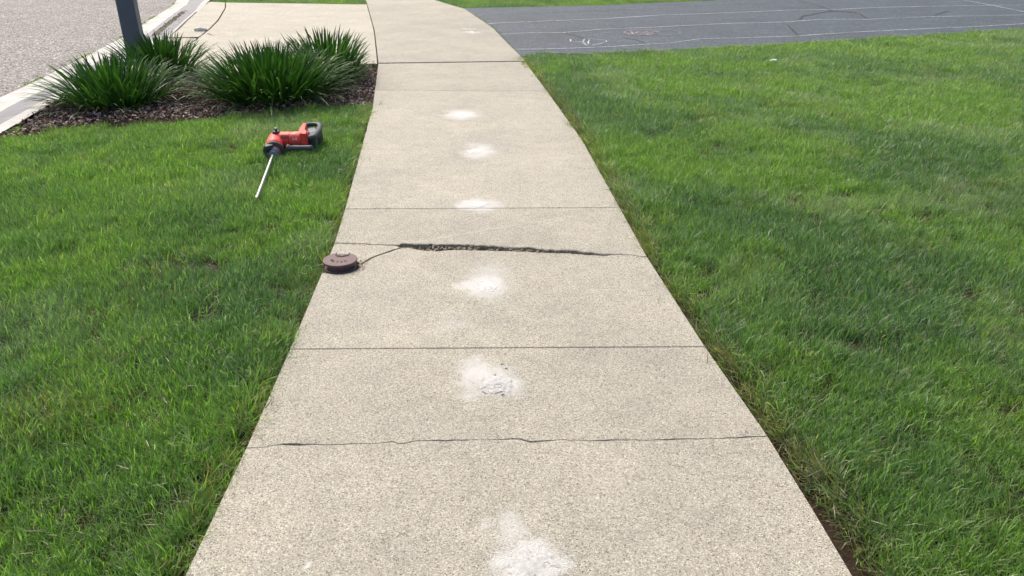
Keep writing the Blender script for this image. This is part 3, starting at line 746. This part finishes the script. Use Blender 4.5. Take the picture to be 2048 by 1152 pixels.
# chips spill a little over the kerb and stop ragged at the lawn
jp = P_+rng.normal(0, .02, P_.shape); P_ = P_[pip(jp, mulch_poly)]; n = len(P_)
dE, _q = dist_poly(P_, [p for p in Lp if 6 < p[1] < 9.5]); 
o = scatter('bark_mulch', np.c_[P_, -.03+.045*np.clip(dE/.15, .0, 1)*rng.random(n)+.02*n2(P_[:, 0], P_[:, 1], 2, 5)], np.c_[rng.normal(0, .45, n), rng.normal(0, .45, n), rng.uniform(0, 6.28, n)],
            np.ones((n, 3))*rng.uniform(.5, 1.3, (n, 1)), chips)
tag(o, 'reddish brown shredded bark mulch under the strap leaved clumps', 'mulch', kind='stuff')
# debris in the silt
P_ = []
for i in gy:
    for _ in range(14):
        p = Bs[i]+Nn[i]*random.uniform(.0, .36); P_.append((p[0], p[1], -.055))
P_ = np.array(P_); n = len(P_)
o = scatter('gutter_debris', P_, np.c_[rng.normal(0, .3, n), rng.normal(0, .3, n), rng.uniform(0, 6.28, n)], np.ones((n, 3))*rng.uniform(.5, 1.2, (n, 1)), chips)
tag(o, 'small leaf bits scattered over the silt in the gutter', 'debris', kind='stuff')

# ------------------------------------------------------------------ strap-leaved clumps
def strap(V, F, br, base, az, tilt, L_, wd_, curve, q, seg=7):
    x, y, z = base; th = tilt; i0 = len(V); fa = az+math.pi/2+random.uniform(-.5, .5); wx, wy = math.cos(fa), math.sin(fa)
    for s_ in range(seg+1):
        t = s_/seg; k = wd_/2*(1-.25*t if t < .7 else .83*(1-((t-.7)/.3)**2.2)+.02)
        up = .28*k
        V += [(x-wx*k, y-wy*k, z+up), (x, y, z), (x+wx*k, y+wy*k, z+up)]; br += [q]*3
        d = L_/seg; x += math.cos(az)*math.sin(th)*d; y += math.sin(az)*math.sin(th)*d; z = max(.004, z+math.cos(th)*d)
        th = min(2.3, th+curve*t*t*1.5)
        if s_:
            n = len(V)-3
            F += [(n-3, n, n+1, n-2), (n-2, n+1, n+2, n-1)]
def leafobj(name, V, F, br, parent):
    o = mk(name, V, F, M['strap'], parent, smooth=True)
    at = o.data.attributes.new('br', 'FLOAT', 'POINT'); at.data.foreach_set('value', br); return o
def clump(px, py, r, h, n, label, indiv=110):
    x0, y0 = G(px, py); root = empty('strap_leaf_clump', (x0, y0, -.03))
    tag(root, label, 'plant', 'dark green strap leaved clumps in the mulch bed')
    Vs, Fs, bs = [], [], []
    leaves = []
    for i in range(n):
        rr = r*.50*math.sqrt(random.random()); a = random.random()*6.283
        b = (rr*math.cos(a), rr*math.sin(a), .0); az = a+random.gauss(0, .45)
        f = rr/(r*.50)
        tilt = max(.02, .06+(1.0*f**1.5 if i % 5 else 1.35*f)+random.gauss(0, .14)); ll = h*random.uniform(.80, 1.02)*(1.0+.12*f)
        cv = random.uniform(.05, .30)+.14*(f > .7); q = random.random()*.94
        if random.random() < .035: q = random.uniform(.95, 1); cv = .5; tilt = 1.0+random.random()*.5; ll *= .7
        gx, gy = x0+b[0]+math.cos(az)*math.sin(tilt+.15)*ll, y0+b[1]+math.sin(az)*math.sin(tilt+.15)*ll
        if gy < 9 and gx > Lx(gy)-.02: ll *= max(.35, 1-(gx-Lx(gy)+.06)/ll*1.1)
        leaves.append((b, az, tilt, ll, random.uniform(.013, .023), cv, q))
    leaves.sort(key=lambda l: -l[3]*math.sin(l[2])-(.3 if l[0][1] < 0 else 0))
    for i, l in enumerate(leaves):
        if i < indiv:
            V, F, b_ = [], [], []; strap(V, F, b_, l[0], l[1], l[2], l[3], l[4], l[5], l[6]); leafobj('leaf', V, F, b_, root)
        else: strap(Vs, Fs, bs, l[0], l[1], l[2], l[3], l[4], l[5], l[6])
    tag(leafobj('foliage', Vs, Fs, bs, root), kind='stuff')
    return root
clump(232, 204, .60, .46, 560, 'strap leaved clump nearest the lawn, just in front of the grey post')
clump(324, 146, .56, .45, 460, 'strap leaved clump behind the grey post, against the connecting walk')
clump(545, 192, .76, .52, 800, 'widest strap leaved clump, in the middle of the mulch bed')
clump(655, 154, .54, .52, 480, 'strap leaved clump nearest the sidewalk, behind the widest clump')

# ------------------------------------------------------------------ grey post
pb = G(279, 130); pr_ = empty('grey_post', (pb[0], pb[1], -.04))
tag(pr_, 'square slate grey painted post rising out of the strap leaved clumps', 'post')
def beveled_box(bm, c, s, b=.004, rot=0):
    r = bmesh.ops.create_cube(bm, size=1)
    vs = r['verts']; R_ = Matrix.Rotation(rot, 3, 'Z')
    for v in vs: v.co = R_ @ Vector((v.co.x*s[0], v.co.y*s[1], v.co.z*s[2]))+Vector(c)
    es = list({e for v in vs for e in v.link_edges})
    bmesh.ops.bevel(bm, geom=es, offset=b, segments=2, affect='EDGES', profile=.5)
bm = bmesh.new(); beveled_box(bm, (0, 0, .95), (.178, .178, 1.9), .006, math.radians(12)); frombm('shaft', bm, M['post'], pr_)
bm = bmesh.new(); beveled_box(bm, (0, 0, 1.92), (.21, .21, .035), .006, math.radians(12)); frombm('cap', bm, M['post'], pr_)
# wrapped corner seam of the post
bm = bmesh.new()
a = math.radians(12); cx, cy = .06, -.0895
beveled_box(bm, (cx*math.cos(a)-cy*math.sin(a), cx*math.sin(a)+cy*math.cos(a), .95), (.058, .006, 1.88), .0015, a); frombm('corner_trim', bm, M['post'], pr_)

# ------------------------------------------------------------------ valve box lid
lid = empty('valve_box', (LC[0], LC[1], -.03)); tag(lid, 'round brown iron shut-off box lid standing proud at the left edge of the walk', 'valve lid')
def lathe(bm, prof_, n=48, c=(0, 0, 0)):
    rings = []
    for r, z in prof_:
        rings.append([bm.verts.new((c[0]+r*math.cos(6.28318*i/n), c[1]+r*math.sin(6.28318*i/n), c[2]+z)) for i in range(n)] if r > 1e-5 else [bm.verts.new((c[0], c[1], c[2]+z))])
    for a, b in zip(rings, rings[1:]):
        for i in range(n):
            j = (i+1) % n
            if len(a) == 1 and len(b) == 1: continue
            if len(a) == 1: bm.faces.new((a[0], b[i], b[j]))
            elif len(b) == 1: bm.faces.new((a[i], a[j], b[0]))
            else: bm.faces.new((a[i], a[j], b[j], b[i]))
RL = .0775
bm = bmesh.new(); lathe(bm, [(.072, -.06), (.072, .024), (.0705, .028), (.066, .029), (.056, .018)]); frombm('rim', bm, M['iron'], lid, True)
bm = bmesh.new(); lathe(bm, [(.054, -.05), (.057, .020), (.058, .045), (.058, .054), (0, .054)]); frombm('neck', bm, M['iron'], lid, True)
bm = bmesh.new(); lathe(bm, [(.030, .050), (.0745, .054), (.0745, .0575), (0, .0575)]); frombm('shaded_bay_floor', bm, M['seal'], lid)  # black disc: shade in the bay and under the plate, put into the colour
# lid plate with a bay at the far side
ol = []
for i in range(72):
    a = math.radians(90+i*5); x, y = RL*math.cos(a), RL*math.sin(a)
    ol.append((x, y))
half = math.radians(24); bay = []
pl = [(RL*math.cos(a), RL*math.sin(a)) for a in np.linspace(math.pi/2+half, math.pi/2+2*math.pi-half, 70)]
bw = RL*math.sin(half)
bayp = [(bw*.92, RL*.72)]+[(bw*.92*math.cos(t), RL*.62-.020*math.sin(t)) for t in np.linspace(.15, math.pi-.15, 9)]+[(-bw*.92, RL*.72)]
def plate(name, pts, z0, z1, mat, parent, bev=.0015):
    n = len(pts); a_ = area(pts)
    if a_ < 0: pts = pts[::-1]
    c = (sum(p[0] for p in pts)/n, sum(p[1] for p in pts)/n)
    V = [(p[0]*1, p[1]*1, z1-bev) for p in pts]+[(p[0], p[1], z0) for p in pts]+[(c[0]+(p[0]-c[0])*(1-bev/.06), c[1]+(p[1]-c[1])*(1-bev/.06), z1) for p in pts]
    F = [tuple(range(2*n, 3*n)), tuple(range(2*n-1, n-1, -1))]
    for i in range(n): j = (i+1) % n; F += [(i+n, j+n, j, i), (i, j, j+2*n, i+2*n)]
    return mk(name, V, F, mat, parent)
plate('lid_plate', pl+bayp, .056, .065, M['iron'], lid)
bm = bmesh.new()     # raised rim round the bay
bp = [Vector((x, y, .0655)) for x, y in [(bw*.92, RL*.9)]+bayp+[(-bw*.92, RL*.9)]]
for a, b in zip(bp, bp[1:]):
    d = b-a; m_ = (a+b)/2; r = bmesh.ops.create_cube(bm, size=1); R_ = Matrix.Rotation(math.atan2(d.y, d.x), 3, 'Z')
    for v in r['verts']: v.co = R_ @ Vector((v.co.x*(d.length+.002), v.co.y*.004, v.co.z*.005))+m_
frombm('bay_rim', bm, M['iron'], lid)
bm = bmesh.new(); lathe(bm, [(.0, .046), (.013, .046), (.013, .062), (.010, .0635), (0, .0635)], 5, (0, RL*.66, 0)); frombm('lock_nut', bm, M['iron'], lid)
def text(s, size, ext, mat, parent, loc, rot, nm='lettering'):
    cu = bpy.data.curves.new(nm, 'FONT'); cu.body = s; cu.size = size; cu.extrude = ext; cu.align_x = 'CENTER'; cu.align_y = 'CENTER'; cu.resolution_u = 2
    t_ = bpy.data.objects.new(nm, cu); COL.objects.link(t_); bpy.context.view_layer.update()
    me = bpy.data.meshes.new_from_object(t_.evaluated_get(bpy.context.evaluated_depsgraph_get())); bpy.data.objects.remove(t_)
    me.materials.clear(); me.materials.append(mat); o = bpy.data.objects.new(nm, me); COL.objects.link(o); o.parent = parent
    o.location = loc; o.rotation_euler = rot; return o
for ch, an in zip('WATER', (-52, -26, 0, 26, 52)):
    a = math.radians(an-90-8); text(ch, .020, .0012, M['iron'], lid, (.040*math.cos(a), .006+.040*math.sin(a), .0655), (0, 0, a+math.pi/2))

# ------------------------------------------------------------------ drilled holes filled with mortar
def patch(px, py, rx, ry, label, thick=.003, plug=.0125, plugpx=None, seed=0):
    x0, y0 = G(px, py); root = empty('mortar_patch', (x0, y0, .0)); tag(root, label, 'mortar patch', 'mortar patches over drilled holes down the walk')
    n = 34; V, F, idx = [], [], {}
    hx = lambda i, j: ((i/n*2-1)*1.25, (j/n*2-1)*1.25)
    hh = {}
    for i in range(n+1):
        for j in range(n+1):
            u, v = hx(i, j); r = math.hypot(u, v); nz = mnoise.fractal(Vector((u*2.2+seed*7, v*2.2, seed)), 1, 2, 4)
            hh[i, j] = thick*(1-r**1.3+.75*nz)
    if plugpx: pxw = G(*plugpx); pu = (pxw[0]-x0, pxw[1]-y0)
    else: pu = (0, 0)
    for i in range(n):
        for j in range(n):
            q = [(i, j), (i+1, j), (i+1, j+1), (i, j+1)]
            if sum(hh[k] > 0 for k in q) < 3: continue
            f = []
            for k in q:
                if k not in idx:
                    u, v = hx(*k); X, Y = u*rx, v*ry; z = max(-.0005, hh[k])
                    z += .0016*abs(mnoise.noise(Vector((X*60+seed, Y*60, 1))))
                    dd = math.hypot(X-pu[0], Y-pu[1])
                    if dd < plug*1.5: z = min(z, .0012)
                    idx[k] = len(V); V.append((X, Y, z+.0006))
                f.append(idx[k])
            F.append(tuple(f))
    mk('mortar_skim', V, F, M['mortar'] if seed in (1, 6) else M['mortar2'], root, smooth=True)
    bm = bmesh.new(); lathe(bm, [(plug*1.25, .0018), (plug*1.12, .0030), (plug, .0030), (plug*.88, .0016), (0, .0015)], 20, (pu[0], pu[1], 0)); frombm('hole_plug', bm, M['plug'] if seed == 1 else M['mortar2' if seed != 2 else 'mortar'], root, True)
    return root
patch(995, 768, .052, .060, 'cracked grey mortar patch between the second and third joints, with a round plug', .0045, .011, (996, 773), 1)
patch(974, 573, .040, .052, 'white mortar patch just below the wide crack', .0022, .014, (976, 577), 2)
patch(957, 409, .050, .045, 'white mortar patch touching the joint beyond the wide crack', .002, .011, (963, 412), 3)
patch(951, 303, .055, .060, 'white mortar patch, second farthest down the walk', .0022, .012, (952, 303), 4)
patch(925, 230, .075, .085, 'farthest white mortar patch down the walk', .002, .012, None, 5)
patch(1060, 1132, .060, .055, 'smeared white mortar patch nearest the camera at the bottom', .003, .004, (1150, 1180), 6)
# broken flakes around the cracked patch
bm = bmesh.new()
for px, py, r in ((985, 779, .010), (1001, 783, .006), (1004, 789, .007), (966, 783, .006), (970, 786, .005), (990, 750, .005), (1003, 728, .006), (1012, 737, .007), (978, 767, .005), (1008, 777, .005)):
    x, y = G(px, py); rock(bm, (x, y, .004), r, .35)
fl = frombm('mortar_crumbs', bm, M['mortar']); tag(fl, 'loose flat flakes of mortar beside the cracked patch', 'mortar crumbs', kind='stuff')

# ------------------------------------------------------------------ rotary hammer drill
D0 = G(548, 302, .045); drill = empty('hammer_drill', (D0[0], D0[1], -.01))
tag(drill, 'red and charcoal rotary hammer drill with a long steel bit lying in the grass', 'drill')
def W(px, py, z): x, y = G(px, py, z); return Vector((x, y, z))
def tube(bm, pts, rads, n=20, cap=True, sx=1.0):
    """loft of circles along points"""
    rings = []
    for i, p in enumerate(pts):
        a = pts[max(0, i-1)]; b = pts[min(len(pts)-1, i+1)]; d = (b-a).normalized()
        u = d.cross(Vector((0, 0, 1))); u = u.normalized() if u.length > .01 else Vector((1, 0, 0)); v = u.cross(d).normalized()
        rings.append([bm.verts.new(p+u*rads[i]*math.cos(6.28318*k/n)*sx+v*rads[i]*math.sin(6.28318*k/n)) for k in range(n)])
    for a, b in zip(rings, rings[1:]):
        for k in range(n): bm.faces.new((a[k], a[(k+1) % n], b[(k+1) % n], b[k]))
    if cap: bm.faces.new(rings[0][::-1]); bm.faces.new(rings[-1])
def P2(bm, pxs, z0, z1, bev=.006):
    pts = [G(a, b, z1) for a, b in pxs]
    if area(pts) < 0: pts = pts[::-1]
    lo = [bm.verts.new((x, y, z0)) for x, y in pts]; hi = [bm.verts.new((x, y, z1)) for x, y in pts]; n = len(pts)
    f = [bm.faces.new(hi), bm.faces.new(lo[::-1])]+[bm.faces.new((lo[i], lo[(i+1) % n], hi[(i+1) % n], hi[i])) for i in range(n)]
    es = list({e for v in hi for e in v.link_edges})
    if bev: bmesh.ops.bevel(bm, geom=es, offset=bev, segments=3, affect='EDGES', profile=.5)
tip = W(513, 396, .018); ch0 = W(548, 303, .016); ch1 = W(543, 311, .048)
ax = (Vector((tip.x, tip.y, tip.z))-ch0).normalized()           # direction of the bit
c0 = ch0
bm = bmesh.new()
back_ = c0-ax*.15
q_ = Vector((0, 0, .022))
tube(bm, [c0-ax*.005, c0-ax*.02, c0-ax*.06+q_, c0-ax*.15+q_*1.4, c0-ax*.22+q_*1.6, c0-ax*.245+q_*1.6, c0-ax*.255+q_*1.6], [.050, .058, .058, .056, .050, .038, .02], 24)
m0 = c0-ax*.165+Vector((0, 0, .036)); mx = Vector((1, .05, 0)).normalized()
tube(bm, [m0-mx*.035, m0-mx*.02, m0+mx*.03, m0+mx*.12, m0+mx*.17, m0+mx*.225, m0+mx*.232], [.030, .050, .058, .057, .059, .059, .052], 28)
P2(bm, [(597, 262), (600, 255), (605, 246), (611, 244), (613, 249), (609, 258), (610, 264), (614, 268), (614, 267), (598, 267)], .01, .112, .010)
fix(frombm('housing', bm, M['red'], None, False), drill)
hs = [o for o in bpy.data.objects if o.name == 'housing'][0]
for p in hs.data.polygons: p.use_smooth = len(p.vertices) <= 4 and p.area < .002
bm = bmesh.new()      # flange ring behind the chuck
tube(bm, [c0+ax*.0, c0+ax*.004, c0+ax*.018, c0+ax*.022], [.066, .071, .071, .064], 32)
P2(bm, [(529, 287), (540, 283), (548, 284), (545, 290), (531, 293)], .03, .075, .005)
fix(frombm('front_collar', bm, M['dark'], None, True), drill)
bm = bmesh.new(); tube(bm, [c0+ax*.022, c0+ax*.028], [.046, .046], 28); fix(frombm('red_ring', bm, M['red'], None, True), drill)
bm = bmesh.new()
tube(bm, [c0+ax*.026, c0+ax*.034, c0+ax*.036, c0+ax*.046, c0+ax*.048, c0+ax*.062, c0+ax*.064, c0+ax*.085, c0+ax*.09], [.040, .040, .035, .036, .040, .038, .030, .026, .018], 28)
fix(frombm('chuck', bm, M['grey'], None, True), drill)
# spiral bit
bm = bmesh.new(); Lb = (tip-c0).length; nst = 150; a0 = c0+ax*.085
u = ax.cross(Vector((0, 0, 1))).normalized(); v_ = u.cross(ax); prev = None
for i in range(nst+1):
    t = i/nst; s_ = .085+(Lb-.085)*t; tw = s_*2*math.pi/.045; ring = []
    for k in range(12):
        an = 2*math.pi*k/12; rr = .0066*(1+.30*math.cos(2*(an-tw)))*(1 if t < .985 else .9); rr = .0065 if t < .12 else rr
        if t > .96: rr = .0092*(1-.6*max(0, (t-.985)/.015))
        ring.append(bm.verts.new(c0+ax*s_+u*rr*math.cos(an)+v_*rr*math.sin(an)))
    if prev:
        for k in range(12): bm.faces.new((prev[k], prev[(k+1) % 12], ring[(k+1) % 12], ring[k]))
    else: bm.faces.new(ring[::-1])
    prev = ring
bm.faces.new(prev); fix(frombm('drill_bit', bm, M['steel'], None, True), drill)
# cooling slots, seam and screws of the motor housing
bm = bmesh.new()
for k in range(4):
    for an in (30, 44):
        a_ = math.radians(an); nr_ = Vector((0, -math.cos(a_), math.sin(a_))); p = m0+mx*(.055+.013*k)+nr_*.0578
        r = bmesh.ops.create_cube(bm, size=1); q2 = nr_.to_track_quat('Z', 'X').to_matrix()
        for v in r['verts']: v.co = q2 @ Vector((v.co.x*.005, v.co.y*.005, v.co.z*.004))+p
        for v in r['verts']: v.co = p+Vector(((v.co.x-p.x), (v.co.y-p.y)*2.2, (v.co.z-p.z)*2.0))
tube(bm, [m0+mx*.100, m0+mx*.1025], [.0582, .0583], 28)
fix(frombm('vent_slot', bm, M['black'], None), drill)
# rear block, battery, D handle
bm = bmesh.new(); P2(bm, [(613, 264), (620, 263), (631, 262), (634, 266), (630, 272), (622, 273), (614, 272)], .0, .088, .008); fix(frombm('rear_block', bm, M['dark'], None), drill)
bm = bmesh.new(); P2(bm, [(628, 268), (636, 262), (643, 257), (645, 264), (640, 272), (633, 277), (627, 277)], .0, .055, .008); fix(frombm('battery', bm, M['black'], None), drill)
bm = bmesh.new()
P2(bm, [(610, 256), (617, 253), (630, 254), (632, 260), (630, 267), (624, 272), (613, 272), (610, 264)], .01, .072, .004); fix(frombm('battery_face', bm, M['grey'], None), drill)
bm = bmesh.new(); zc = .088
hp = [W(607, 256, zc), W(611, 251, zc), W(617, 249, zc), W(628, 248.5, zc), W(637, 249, zc), W(640, 253, zc), W(638, 260, zc), W(633, 267, zc), W(628, 273, zc), W(622, 277, zc)]
tube(bm, hp, [.014, .015, .0155, .016, .018, .019, .018, .018, .019, .020], 8)
fix(frombm('handle', bm, M['dark'], None, True), drill)
bm = bmesh.new(); kc = m0+Vector((.012, -.004, .066))
tube(bm, [kc-Vector((0, 0, .02)), kc-Vector((0, 0, .004)), kc], [.026, .026, .022], 24)
beveled_box(bm, kc+Vector((0, 0, .009)), (.014, .034, .018), .003, .5)
fix(frombm('selector_knob', bm, M['dark'], None), drill)
bm = bmesh.new(); beveled_box(bm, kc+Vector((0, .002, .020)), (.011, .013, .003), .001, .5); fix(frombm('selector_mark', bm, M['white'], None), drill)
bm = bmesh.new(); a = W(576, 296, .035); b = W(625, 295.5, .035)
tube(bm, [a+(b-a)*t for t in (-.05, 0, .04, .08, .3, .6, .9, .97, 1)], [.02, .024, .024, .0165, .018, .0165, .0175, .019, .014], 18)
fix(frombm('side_handle', bm, M['sidegrip'], None, True), drill)
# white print on the red housing and grey face
def strokes(name, segs, org, U, Vv, off, mat, w_=.003):
    V, F = [], []
    for (x1, y1, x2, y2) in segs:
        d = Vector((x2-x1, y2-y1)); p = Vector((-d.y, d.x)).normalized()*w_/2
        for (x, y) in ((x1-p.x, y1-p.y), (x2-p.x, y2-p.y), (x2+p.x, y2+p.y), (x1+p.x, y1+p.y)): V.append(org+U*x+Vv*y+off)
        n = len(V); F.append((n-4, n-3, n-2, n-1))
    fix(mk(name, V, F, mat), drill)
def on_tube(s_, ang):      # point, tangent frame on the motor tube
    p = m0+mx*s_; nrm = Vector((0, -math.cos(ang), math.sin(ang))); return p+nrm*.0588, nrm, Vector((0, math.sin(ang), math.cos(ang)))
p_, nr, vv = on_tube(.138, math.radians(58))
strokes('logo', [(-.010, -.008, -.006, .008), (-.010, .008, .0, .008), (-.002, -.008, .003, .008), (.003, .008, .010, .006), (.0035, .0, .009, .001), (.006, -.008, .010, .006)], p_, mx, vv, nr*.001, M['white'], .0032)
p_, nr, vv = on_tube(.150, math.radians(20))
strokes('model_mark', [(-.016, -.008, -.011, .008), (-.011, .008, -.006, -.008), (.004, -.008, .004, .008), (.004, .008, .013, .006), (.013, .006, .005, .0), (.005, .0, .014, -.008)], p_, mx, vv, nr*.0005, M['white'], .003)
gp = W(622, 264, .0735)
strokes('rating_print', [(-.022, 0, -.012, .001), (-.003, -.012, .0, .014), (.004, -.004, .010, -.004), (.004, .003, .012, .003), (.014, -.004, .022, -.003), (-.02, -.008, -.008, -.008)], gp, Vector((1, 0, 0)), Vector((0, 1, 0)), Vector((0, 0, 0)), M['white'], .0028)

# ------------------------------------------------------------------ small things
def crumple(name, px, py, z, s, mat, label, cat):
    x, y = G(px, py, z); bm = bmesh.new(); bmesh.ops.create_icosphere(bm, subdivisions=2, radius=1)
    for v in bm.verts:
        k = 1+.5*mnoise.noise(v.co*2.3+Vector((px, 0, 0))); v.co = Vector((v.co.x*s[0]*k, v.co.y*s[1]*k, v.co.z*s[2]*k))
    o = frombm(name, bm, mat); o.location = (x, y, z+s[2]*.5); tag(o, label, cat); return o
crumple('paper_scrap', 1547, 122, .015, (.045, .03, .014), M['paper'], 'small crumpled white scrap lying on the right lawn near the driveway', 'litter')
crumple('stone', 401, 62, 0, (.10, .045, .04), M['stone'], 'pale stone lying on the concrete by the gutter', 'stone')
# little yellow-flowered weed at the corner of the bed
x, y = G(752, 133); x -= .03
wd0 = empty('yellow_weed', (x, y, -.02)); tag(wd0, 'small yellow flowering weed at the corner of bed and walk', 'weed')
V, F = [], []
for i in range(14):
    a = random.random()*6.28; r = random.uniform(.02, .05); z = random.uniform(.01, .05); n = len(V); pa = a+1.57
    V += [(0, 0, 0), (r*.5*math.cos(a)+.010*math.cos(pa), r*.5*math.sin(a)+.010*math.sin(pa), z), (r*math.cos(a), r*math.sin(a), z*.8), (r*.5*math.cos(a)-.010*math.cos(pa), r*.5*math.sin(a)-.010*math.sin(pa), z)]
    F.append((n, n+1, n+2, n+3))
mk('leaves', V, F, M['weed'], wd0)
for dx, dy, dz in ((0, 0, .075), (.02, -.012, .055)):
    bm = bmesh.new()
    for i in range(9):
        a = i*.698; tube(bm, [Vector((dx, dy, dz)), Vector((dx+.008*math.cos(a), dy+.008*math.sin(a), dz+.004)), Vector((dx+.016*math.cos(a), dy+.016*math.sin(a), dz+.002))], [.002, .004, .0015], 5)
    tube(bm, [Vector((dx*.3, dy*.3, 0)), Vector((dx, dy, dz))], [.0015, .0015], 5)
    frombm('flower', bm, M['yellow'], wd0)
# a second low weed under the right-hand clump
x, y = G(727, 158); w2 = empty('yellow_weed', (x, y, -.02)); tag(w2, 'low yellowish weed in the mulch right of the clump nearest the sidewalk', 'weed')
V, F = [], []
for i in range(22):
    a = random.random()*6.28; r = random.uniform(.02, .08); z = random.uniform(.01, .04); n = len(V); pa = a+1.57
    V += [(r*.6*math.cos(a), r*.6*math.sin(a), z*.7), (r*.8*math.cos(a)+.009*math.cos(pa), r*.8*math.sin(a)+.009*math.sin(pa), z), (r*1.2*math.cos(a), r*1.2*math.sin(a), z*.9), (r*.8*math.cos(a)-.009*math.cos(pa), r*.8*math.sin(a)-.009*math.sin(pa), z)]
    F.append((n, n+1, n+2, n+3))
mk('leaves', V, F, M['weed'], w2)
